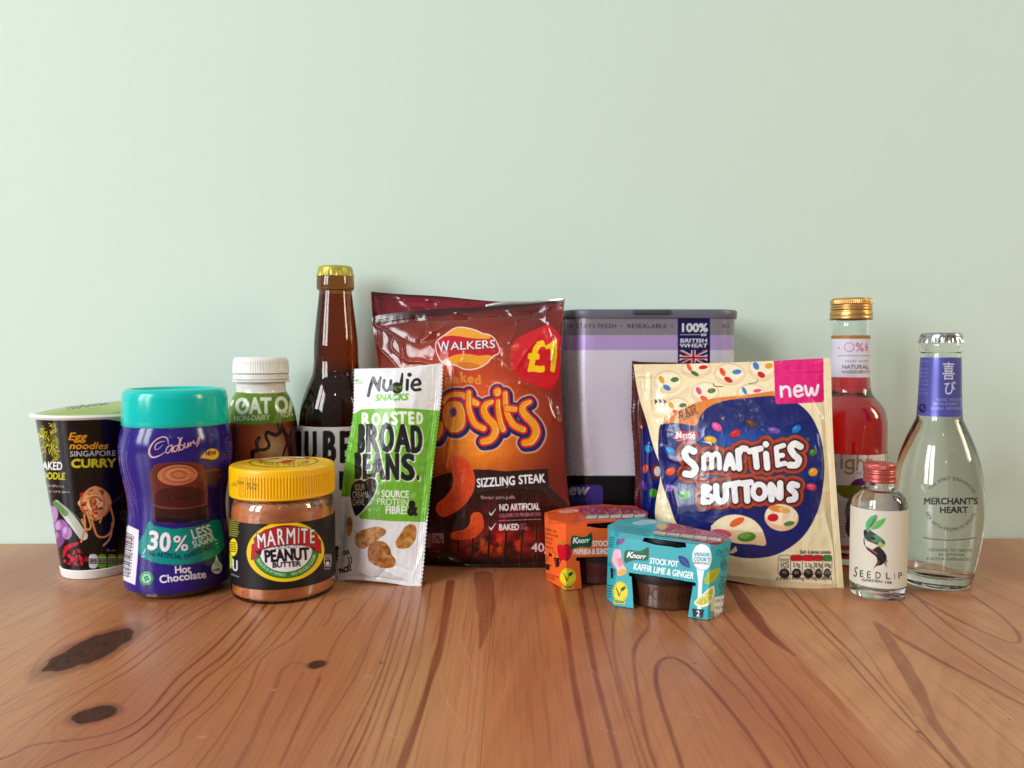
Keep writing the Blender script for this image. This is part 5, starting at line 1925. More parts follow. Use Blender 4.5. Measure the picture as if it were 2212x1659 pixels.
def veg_mark(s, cx, cy, rx, ry, box):
    s.ell(cx, cy, rx, ry, (234, 214, 44))
    g = (28, 92, 60)
    s.put(s.m_arc('VEGETARIAN', cx, cy, rx - 17, ry - 17, 168, 12, 15), (110, 120, 50))
    s.put(s.m_arc('LABEL.EU', cx, cy, rx - 5, ry - 5, 215, 325, 15, up=False), (110, 120, 50))
    s.line([(cx - 46, cy - 48), (cx - 24, cy + 10), (cx - 14, cy + 50)], [6, 14, 8], g)
    s.line([(cx - 14, cy + 50), (cx + 4, cy + 6), (cx + 34, cy - 44)], [8, 7, 5], g)
    s.poly([(cx + 2, cy - 22), (cx + 22, cy - 48), (cx + 56, cy - 56), (cx + 48, cy - 26), (cx + 24, cy - 8)], g, 3)
    s.poly(box, (238, 222, 70))
    x0, y0 = box[3]
    s.text('VEGAN', x0 + 9, y0 - 7, 25, g, w=box[2][0] - x0 - 18, rot=-math.degrees(math.atan2(box[2][1] - y0, box[2][0] - x0)), bold=3)


def top_print(s, poly_photo, tl, tr, base, seed):
    """small print, nutrition boxes and the serving picture on top of a carton"""
    rng = random.Random(seed)
    m = s.m_poly(poly_photo, 4)
    n1, n2 = fbm(s.X / 26, s.Y / 9, seed), fbm(s.X / 22, s.Y / 8, seed + 9)
    s.put(m, (150, 60, 90))
    s.put(m * np.clip((n1 - .42) * 8, 0, 1), (196, 80, 120), .9)
    s.put(m * np.clip((n2 - .58) * 9, 0, 1), (90, 20, 44), .9)
    s.put(m * np.clip((fbm(s.X / 15, s.Y / 7, seed + 3) - .62) * 12, 0, 1), (226, 176, 150), .9)
    s.put(m * np.clip((fbm(s.X / 18, s.Y / 8, seed + 5) - .66) * 12, 0, 1), (110, 120, 50), .8)
    (x0, y0), (x1, y1) = tl, tr
    for k in range(5):
        u, v = k / 5, (k + .92) / 5
        a, b = (x0 + (x1 - x0) * u, y0 + (y1 - y0) * u), (x0 + (x1 - x0) * v, y0 + (y1 - y0) * v)
        s.poly([a, b, (b[0] - 12, b[1] + 46), (a[0] - 14, a[1] + 46)], (44, 40, 44))
        s.poly([(a[0] + 3, a[1] + 3), (b[0] - 4, b[1] + 3), (b[0] - 14, b[1] + 43), (a[0] - 9, a[1] + 43)], (226, 220, 222))
        s.poly([(a[0] - 8, a[1] + 32), (b[0] - 13, b[1] + 32), (b[0] - 15, b[1] + 43), (a[0] - 9, a[1] + 43)], [(170, 180, 140), (150, 170, 96), (170, 170, 110), (190, 180, 130), (206, 140, 120)][k])
        s.tiny(a[0] + 6, a[1] + 8, b[0] - 18, b[1] + 26, (70, 60, 66), 11, k + seed, .8)


KNORR = [(0, .32), (.18, .17), (.5, .24), (.75, .2), (1, 0), (.985, .78), (.74, .86), (.5, .83), (.25, .9), (0, 1)]


def knorr_flag(s, x0, y0, x1, y1, rot):
    s.poly([(x0 + (x1 - x0) * a, y0 + (y1 - y0) * b) for a, b in KNORR], (18, 96, 66), 3)
    w = x1 - x0
    s.text('K', x0 + w * .06, y1 - (y1 - y0) * .36, 62, (238, 240, 236), w=w * .26, rot=rot, shear=.22, bold=5)
    s.text('norr', x0 + w * .30, y1 - (y1 - y0) * .36 - math.tan(math.radians(rot)) * w * .24, 56, (238, 240, 236), w=w * .56, rot=rot, shear=.22, bold=4)
    s.tiny(x0 + w * .42, y0 + (y1 - y0) * .27, x0 + w * .78, y0 + (y1 - y0) * .27 + 6, (150, 170, 70), 8, 2, .9, rot)


def cartons():
    H = .0454
    # ---- turquoise
    TB = (66, 176, 186)
    s = Sheet(7, 700, 150, 2240, 1440, TB, s=.42)
    s.tiny(870, 270, 1280, 400, (30, 110, 126), 13, 3, .75, -8)
    s.ell(1180, 240, 128, 26, (206, 214, 222), -3)
    s.tiny(1080, 222, 1290, 256, (90, 140, 190), 11, 5, .8, -2)
    top_print(s, [(1310, 285), (1420, 250), (1600, 262), (1800, 300), (2000, 345), (2110, 410), (2070, 450), (1950, 492), (1800, 455), (1600, 425), (1440, 380), (1340, 330)], (1280, 325), (2040, 412), TB, 5)
    s.ell(1375, 285, 62, 32, (200, 170, 120))
    s.tiny(1300, 385, 1900, 440, (30, 60, 70), 20, 8, .8, -6)
    knorr_flag(s, 966, 512, 1228, 682, -6)
    wh = (238, 240, 240)
    s.text('STOCK POT', 1238, 690, 62, wh, w=314, rot=-7, bold=4)
    s.text('KAFFIR LIME & GINGER', 1058, 756, 70, wh, w=668, rot=-9, bold=4)
    s.poly([(1556, 608), (1615, 615), (1665, 655), (1686, 736), (1640, 728), (1588, 700), (1565, 655)], (46, 58, 142), 4)
    s.line([(1590, 640), (1640, 690), (1680, 735)], 4, TB)
    s.ell(1816, 622, 108, 146, (232, 236, 240), -4)
    s.line([(1800, 740), (1796, 900), (1784, 1200)], [90, 46, 42], (232, 236, 240))
    s.line([(1760, 735), (1800, 762), (1850, 752)], 5, (120, 180, 190))
    s.text('VEGGIE', 1728, 606, 36, (40, 150, 165), w=172, rot=-2, bold=3)
    s.text("COOK'S", 1722, 658, 40, (40, 150, 165), w=180, rot=-4, bold=3)
    s.text('ESSENTIALS', 1720, 692, 22, (70, 80, 90), w=178, rot=-4, bold=2)
    s.poly([(2010, 740), (2000, 800), (1960, 870), (1890, 920), (1846, 905), (1850, 850), (1890, 780), (1950, 752)], (186, 184, 44), 4)
    s.line([(1850, 900), (1940, 820), (2000, 745)], 5, (120, 160, 90))
    s.poly([(1935, 935), (1955, 985), (1950, 1040), (1905, 1130), (1850, 1165), (1790, 1166), (1728, 1120), (1830, 1020)], (238, 236, 200), 4)
    s.poly([(1925, 955), (1936, 1030), (1890, 1115), (1840, 1145), (1790, 1144), (1752, 1116), (1840, 1030)], (196, 192, 76), 3)
    for a in ((1925, 960), (1930, 1040), (1890, 1110), (1830, 1145), (1765, 1125)):
        s.line([(1838, 1040), a], 5, (240, 238, 206), sm=0)
    s.poly([(1704, 1186), (1842, 1198), (1836, 1218), (1826, 1288), (1716, 1276), (1710, 1208)], (24, 48, 54))
    s.text('2', 1752, 1270, 62, wh, w=38, rot=-3, bold=4)
    s.text('Our Pots', 1970, 590, 48, (30, 60, 70), w=190, rot=10, shear=.3, bold=1)
    s.line([(1960, 606), (2120, 580)], 4, (40, 80, 90))
    for y, r_ in ((705, 62), (930, 68)):
        s.ell(2055 - (y - 705) * .06, y, 36, r_, (36, 70, 78))
        s.ell(2055 - (y - 705) * .06, y, 30, r_ - 7, (64, 160, 168))
        s.line([(2030, y + 34), (2076, y - 36)], 6, (36, 70, 78))
        s.tiny(2030, y - 20, 2080, y + 24, (36, 70, 78), 16, y)
        s.tiny(2020, y - 98, 2086, y - 72, (36, 70, 78), 15, y + 1)
    s.tiny(2010, 1010, 2080, 1040, (36, 70, 78), 15, 4)
    s.poly([(1918, 1068), (2100, 1030), (2092, 1262), (1908, 1290)], (230, 232, 232))
    for k, y in enumerate((1104, 1182, 1252)):
        s.rect(1916 - k * 2, y - 34, 1956 - k * 2, y + 30, (60, 60, 60) if k == 2 else (200, 190, 120), 4)
        s.ell(1936 - k * 2, y - 2, 14, 22, (236, 236, 230))
        s.ell(1936 - k * 2, y - 2, 8, 14, (60, 60, 60) if k == 2 else (200, 190, 120))
        s.text(('BOX Widely', 'POT Widely', 'LID Not Yet')[k], 1970 - k * 3, y + 16, 32, (50, 48, 50), w=132, rot=10, bold=1)
    # ginger root, leaf, marks on the left
    s.poly([(848, 545), (880, 532), (918, 545), (928, 600), (945, 690), (985, 760), (976, 800), (930, 824), (888, 818), (880, 760), (845, 705), (824, 650), (838, 590)], (238, 192, 200), 4)
    s.poly([(880, 640), (935, 620), (950, 700), (900, 730)], (222, 140, 166))
    s.ell(936, 786, 52, 34, (234, 176, 56), -20)
    s.poly([(884, 428), (930, 412), (968, 416), (960, 450), (925, 482), (876, 484)], (122, 84, 136), 3)
    s.tiny(808, 400, 856, 520, (30, 80, 100), 26, 4, .8, -10)
    s.tiny(790, 820 - 130, 824, 720, (30, 80, 100), 22, 6)
    s.poly([(808, 738), (842, 744), (842, 850), (816, 858)], (26, 44, 48))
    s.line([(842, 765), (858, 775), (852, 815)], 7, (26, 44, 48))
    s.tiny(780, 930, 830, 1080, (30, 80, 100), 30, 8, .8, -10)
    veg_mark(s, 918, 1000, 82, 114, [(840, 1090), (970, 1108), (966, 1140), (840, 1126)])
    foot = [ground(*zp(7, 850, 1160))[:2], ground(*zp(7, 1880, 1320))[:2], (.1262, .4655), (.1300, .4720), (.1295, .4860), (.0975, .5230), (.0880, .5285), (.0760, .5240), (.0635, .5070), (.0618, .5000), (.0625, .4945)]
    crown_ = [at(*zp(7, 905, 370), .4902)[:2], at(*zp(7, 1912, 492), .4622)[:2], (.1289, .4650), (.1350, .4718), (.1352, .4845), (.0985, .5290), (.0865, .5350), (.0735, .5280), (.0635, .5100), (.0632, .5000), (.0652, .4940)]
    carton('stock_pot_carton', 'turquoise card carton of stock pots standing in front of the orange carton',
           ('brown stock pot with black lid showing in the window of the turquoise carton', 'black lidded stock pot at the top slot of the turquoise carton', np.array([.1019, .4965]), np.array([.4846, .875])),
           TB, s, foot, crown_, H, [(1010, 788), (1380, 838), (1752, 902), (1748, 944), (1718, 940), (1690, 1100), (1662, 1290), (1062, 1190), (1055, 1050), (1040, 836), (1012, 830)],
           [(1182, 404), (1636, 462), (1646, 516), (1560, 522), (1300, 488), (1158, 446)], [300, 60, 60, 60, 40, 20, 30, 30, 20, 20, 40],
           mat('dark_brown_stock_tub', (78, 46, 28), rough=.14, coat=.5), .0214)
    # ---- orange
    OB = (236, 112, 52)
    s = Sheet(7, 40, 20, 1500, 1080, OB, s=.42)
    s.put(s.m_poly([(460, 20), (1300, 20), (1300, 220), (400, 250)]), (206, 84, 80), .6)
    s.tiny(130, 130, 500, 250, (150, 62, 30), 13, 3, .7, -2)
    s.ell(350, 115, 110, 18, (232, 196, 196), -4)
    s.tiny(270, 104, 430, 126, (190, 40, 60), 10, 5, .8)
    top_print(s, [(470, 95), (600, 68), (850, 72), (1070, 74), (1180, 100), (1245, 155), (1230, 195), (1000, 215), (800, 205), (600, 190), (500, 150)], (545, 158), (1210, 140), OB, 15)
    knorr_flag(s, 378, 352, 606, 536, 3)
    s.text('STOCK POT', 612, 500, 56, wh, w=330, rot=1, bold=4)
    s.text('PAPRIKA & SUND', 406, 592, 60, wh, w=380, rot=1, bold=4)
    s.text('RIED TOMATO', 798, 586, 60, wh, w=330, rot=1, bold=4)
    s.poly([(226, 500), (262, 482), (300, 492), (340, 480), (372, 500), (382, 560), (366, 630), (330, 662), (296, 650), (262, 660), (236, 600)], (206, 20, 52), 4)
    s.poly([(300, 490), (345, 480), (380, 520), (372, 620), (330, 662), (300, 640)], (186, 12, 44), 4)
    s.line([(280, 490), (285, 462), (312, 445)], 9, (70, 140, 60))
    s.poly([(232, 450), (258, 456), (270, 478), (240, 474)], (110, 160, 60))
    dk = (96, 36, 20)
    for tx, x, y, w, h in (('recipes, visit', 88, 318, 128, 32), ('knorr.com/uk', 92, 368, 144, 32), ('How to use', 82, 414, 94, 32), ('1. Add the pot', 84, 458, 84, 28), ('directly to dish', 84, 512, 100, 28), ('Stir the pot into', 92, 812, 150, 30), ('500ml boiling', 96, 846, 104, 30)):
        s.text(tx, x, y, h, dk, w=w, rot=-16, bold=1.4)
    blk = (40, 28, 22)
    s.poly([(130, 572), (168, 588), (160, 618), (134, 606)], blk)
    s.poly([(98, 690), (142, 702), (140, 768), (100, 756)], blk)
    s.line([(142, 710), (156, 708), (154, 726)], 6, blk)
    s.line([(170, 560), (200, 575), (206, 598)], 4, blk)
    s.poly([(188, 626), (246, 630), (246, 725), (208, 732)], blk)
    s.line([(244, 642), (260, 650), (252, 692)], 8, blk)
    for y in (650, 675, 700):
        s.ell(210, y, 6, 6, OB)
    s.line([(106, 600), (104, 670)], 5, blk)
    s.line([(124, 605), (122, 675)], 5, blk)
    veg_mark(s, 342, 838, 90, 98, [(278, 938), (408, 936), (404, 968), (278, 970)])
    foot = [ground(*zp(7, 325, 996))[:2], (.0790, .5330), (.0925, .5420), (.0960, .5540), (.0925, .5700), (.0700, .5790), (.0480, .5720), (.0300, .5600), (.0243, .5500), (.0240, .5410), (.0275, .5330)]
    crown_ = [at(*zp(7, 318, 268), .5175)[:2], (.0795, .5285), (.0930, .5390), (.0980, .5530), (.0925, .5740), (.0700, .5825), (.0480, .5750), (.0297, .5590), (.0232, .5500), (.0229, .5410), (.0266, .5290)]
    carton('stock_pot_carton', 'orange card carton of stock pots half hidden by the turquoise carton',
           ('dark red stock pot with black lid showing in the window of the orange carton', 'black lidded stock pot at the top slot of the orange carton', np.array([.0600, .5500]), np.array([-.294, .956])),
           OB, s, foot, crown_, H, [(432, 622), (800, 612), (1100, 612), (1100, 980), (496, 985), (484, 860), (468, 668), (434, 664)],
           [(558, 250), (1000, 225), (1010, 285), (760, 306), (680, 306), (542, 284)], [220, 40, 40, 30, 20, 20, 30, 40, 30, 40, 60],
           mat('dark_red_stock_tub', (80, 26, 24), rough=.14, coat=.5), .0214)


cartons()


# ================================================================== chocolate button pouches
LET = {'S1': [[(462, 672), (430, 655), (404, 684), (420, 726), (458, 758), (476, 792), (448, 826), (408, 822)]],
       'm': [[(532, 786), (530, 712)], [(532, 714), (560, 690), (582, 712), (584, 782)], [(584, 712), (612, 688), (632, 708), (636, 784)]],
       'a': [[(676, 790), (690, 730), (704, 694), (722, 740), (732, 786)], [(684, 760), (722, 756)]],
       'r': [[(768, 786), (760, 668)], [(764, 690), (785, 655), (812, 655)]],
       't': [[(838, 672), (912, 654)], [(874, 664), (886, 776)]], 'i': [[(948, 690), (956, 782)], [(946, 624), (948, 626)]],
       'E': [[(1016, 650), (1026, 766)], [(1018, 648), (1066, 632)], [(1022, 704), (1058, 698)], [(1028, 764), (1074, 752)]],
       'S2': [[(1178, 640), (1140, 622), (1112, 650), (1134, 694), (1166, 726), (1150, 762), (1106, 764)]],
       'B': [[(530, 908), (526, 1014)], [(532, 906), (572, 918), (546, 954), (590, 980), (574, 1008), (530, 1014)]],
       'U': [[(614, 904), (618, 980), (646, 1008), (676, 984), (676, 900)]], 'T1': [[(696, 898), (766, 884)], [(732, 892), (742, 1002)]],
       'T2': [[(786, 888), (846, 880)], [(816, 886), (822, 1002)]], 'N': [[(984, 994), (980, 896), (1040, 982), (1042, 886)]],
       'S3': [[(1156, 900), (1120, 892), (1106, 920), (1140, 952), (1140, 988), (1102, 998)]]}


def chips(s, cx, cy, rx, ry, kind, rng):
    cols = [(228, 170, 60), (206, 30, 44), (232, 100, 60), (224, 90, 140), (70, 140, 200), (90, 130, 60)]
    for a, c in zip(kind, rng.sample(cols, len(kind))):
        t = math.radians(a)
        s.ell(cx + rx * .52 * math.cos(t), cy + ry * .5 * math.sin(t), rx * .30, ry * .22, c, math.degrees(t) * .3)


def button_front():
    o = thing('chocolate_pouch', 'cream and blue sharing pouch of chocolate buttons with a pink new flash', 'chocolate pouch', 'sharing pouches of chocolate buttons')
    s = Sheet(8, 20, 30, 1520, 1660, (242, 227, 190), s=.5)
    rng = random.Random(2)
    ln = (206, 178, 136)
    for cx, cy, rx, ry, k in ((292, 208, 94, 76), (480, 122, 100, 60), (704, 156, 102, 74), (924, 118, 92, 84), (540, 282, 92, 74), (846, 278, 92, 56), (352, 378, 84, 66)) and [(a, b, c, d, (200, -40, 90)) for a, b, c, d in ((292, 208, 94, 76), (480, 122, 100, 60), (704, 156, 102, 74), (924, 118, 92, 84), (540, 282, 92, 74), (846, 278, 92, 56), (352, 378, 84, 66))]:
        s.ell(cx, cy, rx, ry, ln)
        s.ell(cx, cy, rx - 3, ry - 3, (240, 222, 190))
        s.ell(cx, cy + ry * .35, rx * .9, ry * .6, (236, 206, 172), 0, .7)
        s.ell(cx, cy - ry * .15, rx * .86, ry * .72, (246, 234, 206))
        chips(s, cx, cy, rx, ry, (205, -25, 100), rng)
    blob = s.m_poly([(238, 500), (262, 490), (330, 482), (400, 490), (478, 498), (510, 430), (570, 372), (680, 332), (850, 312), (1010, 302), (1140, 340), (1240, 425), (1306, 560), (1336, 730), (1330, 900), (1290, 1080), (1190, 1250), (1010, 1366), (800, 1386), (600, 1330), (440, 1240), (352, 1160), (300, 1020), (248, 870), (226, 700), (228, 570)], 4)
    s.put(dilate(s.m_poly([(255, 500), (300, 450), (370, 395), (480, 345), (620, 312), (800, 296), (1000, 268), (1010, 320), (600, 380), (478, 500)]), 0), (224, 142, 66))
    s.put(blob, (26, 38, 116))
    s.put(blob * np.exp(-((s.X - 780) / 330) ** 2 - ((s.Y - 600) / 90) ** 2), (14, 96, 180), .9)
    s.put(blob * np.exp(-((s.X - 760) / 380) ** 2 - ((s.Y - 840) / 50) ** 2), (20, 120, 200), .9)
    dkb = (84, 44, 26)
    s.text('LOVE TO', 358, 450, 34, dkb, w=142, rot=27, bold=2)
    s.text('SHARE', 394, 468, 34, dkb, w=112, rot=28, bold=2)
    pk = s.m_poly([(1000, 66), (1330, 40), (1336, 330), (1326, 344), (1020, 356), (1008, 344)])
    s.put(pk, (228, 24, 132))
    for st in ([(1052, 305), (1046, 240)], [(1050, 262), (1072, 240), (1100, 250), (1108, 302)], [(1136, 272), (1188, 262), (1170, 234), (1142, 246), (1138, 286), (1162, 304), (1192, 292)], [(1210, 236), (1222, 290), (1238, 292), (1252, 250), (1264, 290), (1282, 286), (1296, 230)]):
        s.line(st, 19, (240, 236, 240))
    nb = s.m_poly([(334, 560), (350, 538), (392, 532), (420, 542), (450, 530), (486, 536), (496, 560), (480, 586), (420, 596), (376, 608), (350, 606), (340, 588)], 3)
    s.put(nb, (188, 26, 48))
    s.text('Nestlé', 346, 586, 44, (236, 230, 234), w=128, rot=1, bold=3)
    s.line([(352, 600), (410, 592), (476, 590)], 4, (236, 230, 234))
    for x, y in ((504, 532), (1228, 592)):
        s.ell(x, y, 12, 12, (90, 150, 210))
        s.ell(x, y, 9, 9, (30, 50, 130))
        s.text('R', x - 4, y + 5, 10, (120, 180, 230))
    for x, y, rx, ry, r_, c in ((619, 510, 40, 26, 35, (228, 100, 160)), (743, 554, 40, 25, -25, (206, 32, 46)), (849, 486, 43, 26, 25, (98, 62, 52)), (1004, 534, 44, 22, 12, (132, 96, 170)), (1152, 524, 36, 24, -35, (40, 130, 200)), (576, 596, 44, 26, 8, (228, 176, 60)), (309, 670, 40, 22, 35, (40, 150, 214)), (309, 808, 36, 27, -20, (230, 96, 56)), (300, 918, 30, 26, 40, (140, 100, 180)), (404, 964, 43, 33, -12, (76, 160, 62)),
                                (1262, 682, 26, 24, -50, (90, 130, 60)), (1262, 812, 31, 28, -40, (226, 160, 52)), (1252, 912, 36, 24, 14, (214, 70, 110))):
        s.ell(x, y, rx, ry, [max(0, q - 50) for q in c], r_)
        s.ell(x - 2, y - 3, rx * .93, ry * .9, c, r_)
        s.ell(x - rx * .25, y - ry * .35, rx * .4, ry * .22, [min(255, q + 60) for q in c], r_, .8)
    # lettering
    m = s.new()
    for k, st in LET.items():
        w = 46 if k in ('S1', 'S2') else 42
        m = np.maximum(m, s.m_lines(st, w if k not in ('m', 'E', 'a', 'B') else 34))
    ring = np.clip(s.m_ell(902, 942, 60, 68) - s.m_ell(902, 942, 22, 30), 0, 1)
    m = np.maximum(m, ring)
    full = dilate(m, 17)
    s.put(dilate(full, 4), (92, 34, 24))
    s.put(full, (156, 62, 42))
    s.put(np.roll(full, -2, 0) * np.clip(1 - dilate(m, 11), 0, 1), (196, 98, 70), .7)
    s.put(dilate(m, 5), (48, 22, 24))
    s.put(m, (240, 238, 240))
    # buttons
    s.poly([(576, 1194), (610, 1140), (680, 1102), (760, 1096), (850, 1122), (910, 1176), (942, 1250), (942, 1304), (860, 1296), (720, 1282), (600, 1220)], (232, 200, 160), 3)
    s.poly([(580, 1190), (625, 1132), (690, 1102), (770, 1098), (850, 1126), (900, 1170), (920, 1215), (760, 1200)], (246, 230, 196), 3)
    s.ell(752, 1146, 54, 24, (230, 110, 62), -28)
    s.ell(818, 1246, 62, 32, (84, 140, 52), -4)
    s.ell(806, 1238, 42, 18, (120, 170, 80), -4)
    s.ell(652, 1220, 66, 26, (216, 90, 120), 10)
    s.poly([(700, 1350), (745, 1305), (756, 1340), (720, 1358)], (232, 190, 140))
    s.ell(1052, 1116, 114, 90, (236, 196, 160), 5)
    s.ell(1050, 1098, 108, 70, (246, 228, 196), 5)
    s.ell(1030, 1058, 64, 22, (230, 150, 80), 8)
    s.ell(994, 1116, 37, 26, (208, 30, 46), -5)
    s.ell(1102, 1156, 36, 16, (96, 140, 60), -10)
    s.ell(1072, 1066, 40, 20, (236, 190, 120), 14)
    # nutrition panel
    s.text('Each 6 pieces contain', 1176, 1358, 24, (40, 36, 40), w=204, bold=2)
    for k, (x0, x1, c) in enumerate(((1030, 1110, (236, 226, 200)), (1114, 1190, (206, 30, 44)), (1193, 1268, (206, 30, 44)), (1271, 1326, (206, 30, 44)), (1329, 1386, (60, 140, 50)))):
        s.rect(x0 - 3, 1366, x1 + 3, 1502, (60, 56, 56), 16)
        s.rect(x0, 1369, x1, 1499, (240, 228, 202), 14)
        if k:
            s.rect(x0, 1369, x1, 1408, c, 12)
        s.ell((x0 + x1) / 2, 1490, (x1 - x0) * .42, 34, (36, 34, 36))
        s.text(('4%', '6%', '12%', '10%', '1%')[k], (x0 + x1) / 2, 1492, 20, (236, 230, 220), w=28, al='c', bold=1)
        if k:
            s.text(('', '3.9g', '2.3g', '8.9g', '.04g')[k], (x0 + x1) / 2, 1446, 26, (40, 36, 40), w=48, al='c', bold=1.6)
    s.text('Energy', 1038, 1406, 22, (40, 36, 40), w=64)
    s.text('324kJ', 1042, 1432, 21, (40, 36, 40), w=58, bold=1)
    s.text('77kcal', 1042, 1454, 21, (40, 36, 40), w=60, bold=1)
    s.text("of an adult's RI. Energy Per 100g 2158kJ kcal", 1012, 1532, 22, (60, 54, 52), w=376, bold=1.5)
    for k in range(3):
        s.poly([(203 + k * 29, 322), (224 + k * 29, 340), (203 + k * 29, 358)], (60, 48, 40))
    s.line([(596, 216), (602, 236), (658, 238)], 4, (50, 44, 40))
    s.line([(830, 220), (880, 212), (892, 196)], 4, (50, 44, 40))
    s.put(s.m_poly([(508, 604), (580, 612), (588, 640), (572, 622)]), (236, 230, 220))
    # folds
    for k in range(4):
        s.crease([(1345 + k * 13, 60), (1352 + k * 13, 500), (1372 + k * 13, 1000), (1412 + k * 13, 1590)], 4, .25)
    for k in range(3):
        s.crease([(78 + k * 18, 95), (98 + k * 17, 340)], 5, .25)
    s.crease([(60, 168), (500, 170), (1000, 150), (1330, 128)], 5, .4)
    s.crease([(60, 186), (500, 188), (1000, 168), (1330, 146)], 5, -.3)
    for pts, w, h in (([(170, 160), (180, 400), (260, 440), (252, 520), (270, 610)], 12, 1.3), ([(260, 440), (236, 560), (232, 700)], 12, 1.0), ([(395, 752), (350, 830), (310, 900), (330, 1020), (350, 1150)], 13, 1.4), ([(395, 752), (300, 720), (250, 640)], 13, 1.0), ([(310, 900), (290, 980), (330, 1160)], 12, -1.1), ([(1296, 560), (1318, 760), (1310, 860)], 10, 1.3), ([(1270, 640), (1300, 760), (1260, 980), (1290, 1080)], 14, .8),
                      ([(1250, 330), (1310, 460), (1330, 640)], 14, .8), ([(240, 980), (260, 1100), (250, 1200)], 16, .9), ([(1340, 1100), (1390, 1300), (1400, 1500)], 16, .8), ([(700, 1500), (1000, 1530), (1380, 1560)], 18, .9), ([(860, 310), (1000, 500), (1180, 470)], 30, .5), ([(640, 330), (760, 460)], 26, .4), ([(1220, 1480), (1270, 1440), (1330, 1520)], 9, .8), ([(150, 330), (330, 300), (420, 240)], 20, .6)):
        s.crease(pts, w, h)
    s.ht += 1.2 * (ridged(s.X / 300, s.Y / 330, 81) - .5)
    s.ht += .55 * (ridged(s.X / 85, s.Y / 110, 83, 2) - .5)
    L = [(60, 90, .571), (82, 240, .570), (106, 342, .569), (150, 480, .566), (192, 640, .563), (234, 760, .561), (238, 860, .560), (214, 980, .5585), (204, 1080, .5580), (212, 1180, .5565), (225, 1300, .5550), (235, 1440, .5535)]
    bl0 = ground(*zp(8, 250, 1500))
    Rr = [(1380, 46, .548), (1388, 300, .543), (1398, 600, .538), (1424, 1000, .531), (1450, 1350, .5255), (1470, 1600, .5222)]
    T = [(60, 90, .571), (400, 86, .565), (800, 74, .558), (1100, 60, .553), (1380, 46, .548)]
    B = [(235, 1440, .5535), (500, 1490, .545), (800, 1545, .5345), (1030, 1582, .5285), (1250, 1598, .5240), (1470, 1600, .5222)]
    bl = lambda a, b: .014 * np.sin(np.pi * np.clip((a - .03) / .93, 0, 1)) ** .7 * np.clip(np.sin(np.pi * np.clip((b - .06) / 1.0, 0, 1) ** 1.1), 0, 1) ** .6
    pack('film', o, 8, L, Rr, T, B, 520, 600, bl, s, mat('printed_satin_film', art=True, rough=.27, coat=.25, bump=(150, .10, .0007)), back=lambda a, b: .008 * np.sin(np.pi * a) * np.sin(np.pi * b), back_col=(220, 206, 170))
    return o


def button_back():
    o = thing('chocolate_pouch', 'maroon edged chocolate pouch mostly hidden behind the cream one', 'chocolate pouch', 'sharing pouches of chocolate buttons')
    s = Sheet(8, 0, 30, 1520, 1660, (92, 24, 34), s=.4)
    bl = s.m_poly([(150, 500), (112, 580), (112, 800), (120, 1060), (200, 1120), (900, 1400), (1300, 1000), (1200, 500), (800, 320), (400, 380), (240, 440)], 4)
    s.put(bl, (30, 44, 128))
    for x, y, rx, ry, r_, c in ((160, 654, 28, 26, 50, (40, 150, 214)), (140, 788, 18, 30, 10, (230, 96, 56)), (130, 900, 14, 34, -20, (120, 84, 160)), (192, 950, 28, 30, 0, (76, 160, 62))):
        s.ell(x, y, rx, ry, c, r_)
    s.ell(212, 806, 34, 54, (120, 44, 34))
    s.ell(220, 806, 22, 34, (214, 210, 216))
    for k in range(4):
        s.crease([(62 + k * 9, 90), (66 + k * 9, 500), (84 + k * 9, 1060)], 3.4, .3)
    s.crease([(120, 520), (130, 800), (118, 1060)], 10, 1.0)
    s.crease([(170, 620), (160, 760), (190, 900), (170, 1060)], 9, 1.0)
    s.ht += 1.2 * (ridged(s.X / 160, s.Y / 260, 91) - .5)
    L = [(52, 66, .580), (50, 300, .5800), (46, 440, .5795), (62, 640, .5795), (72, 840, .5800), (68, 1000, .5815), (80, 1180, .5820), (110, 1420, .5800)]
    Rr = [(1150, 80, .572), (1150, 600, .568), (1150, 1000, .565), (1150, 1450, .562)]
    T = [(52, 66, .580), (160, 74, .5785), (600, 80, .575), (1150, 80, .572)]
    B = [(110, 1420, .580), (600, 1436, .571), (1150, 1450, .562)]
    fl = lambda a, b: .0035 * np.sin(np.pi * np.clip((a - .04) / .95, 0, 1)) ** .4 * np.sin(np.pi * b) ** .5
    pack('film', o, 8, L, Rr, T, B, 300, 360, fl, s, MATS['printed_satin_film'], back=lambda a, b: .002 * np.sin(np.pi * a) * np.sin(np.pi * b), back_col=(92, 24, 34), zig=(.0008, 60, 'l'))
    return o


button_front()
button_back()


# ================================================================== glass bottles on the right
def on_surface(t, rfun, px, py):
    """where marks at photograph position (px, py) sit on the bottle's skin"""
    px, py = np.asarray(px, float), np.asarray(py, float)
    out = np.zeros(px.shape + (3,))
    d = np.stack([ray(a, b) for a, b in zip(px.ravel(), py.ravel())]).reshape(px.shape + (3,))
    Yd = np.full(px.shape, t.Y - .02)
    for _ in range(12):
        P = C0 + d * (Yd / d[..., 1])[..., None]
        r = rfun(P[..., 2])
        dx = np.clip(P[..., 0] - t.X, -r * .995, r * .995)
        Yd = t.Y - np.sqrt(r ** 2 - dx ** 2)
    return C0 + d * (Yd / d[..., 1])[..., None]


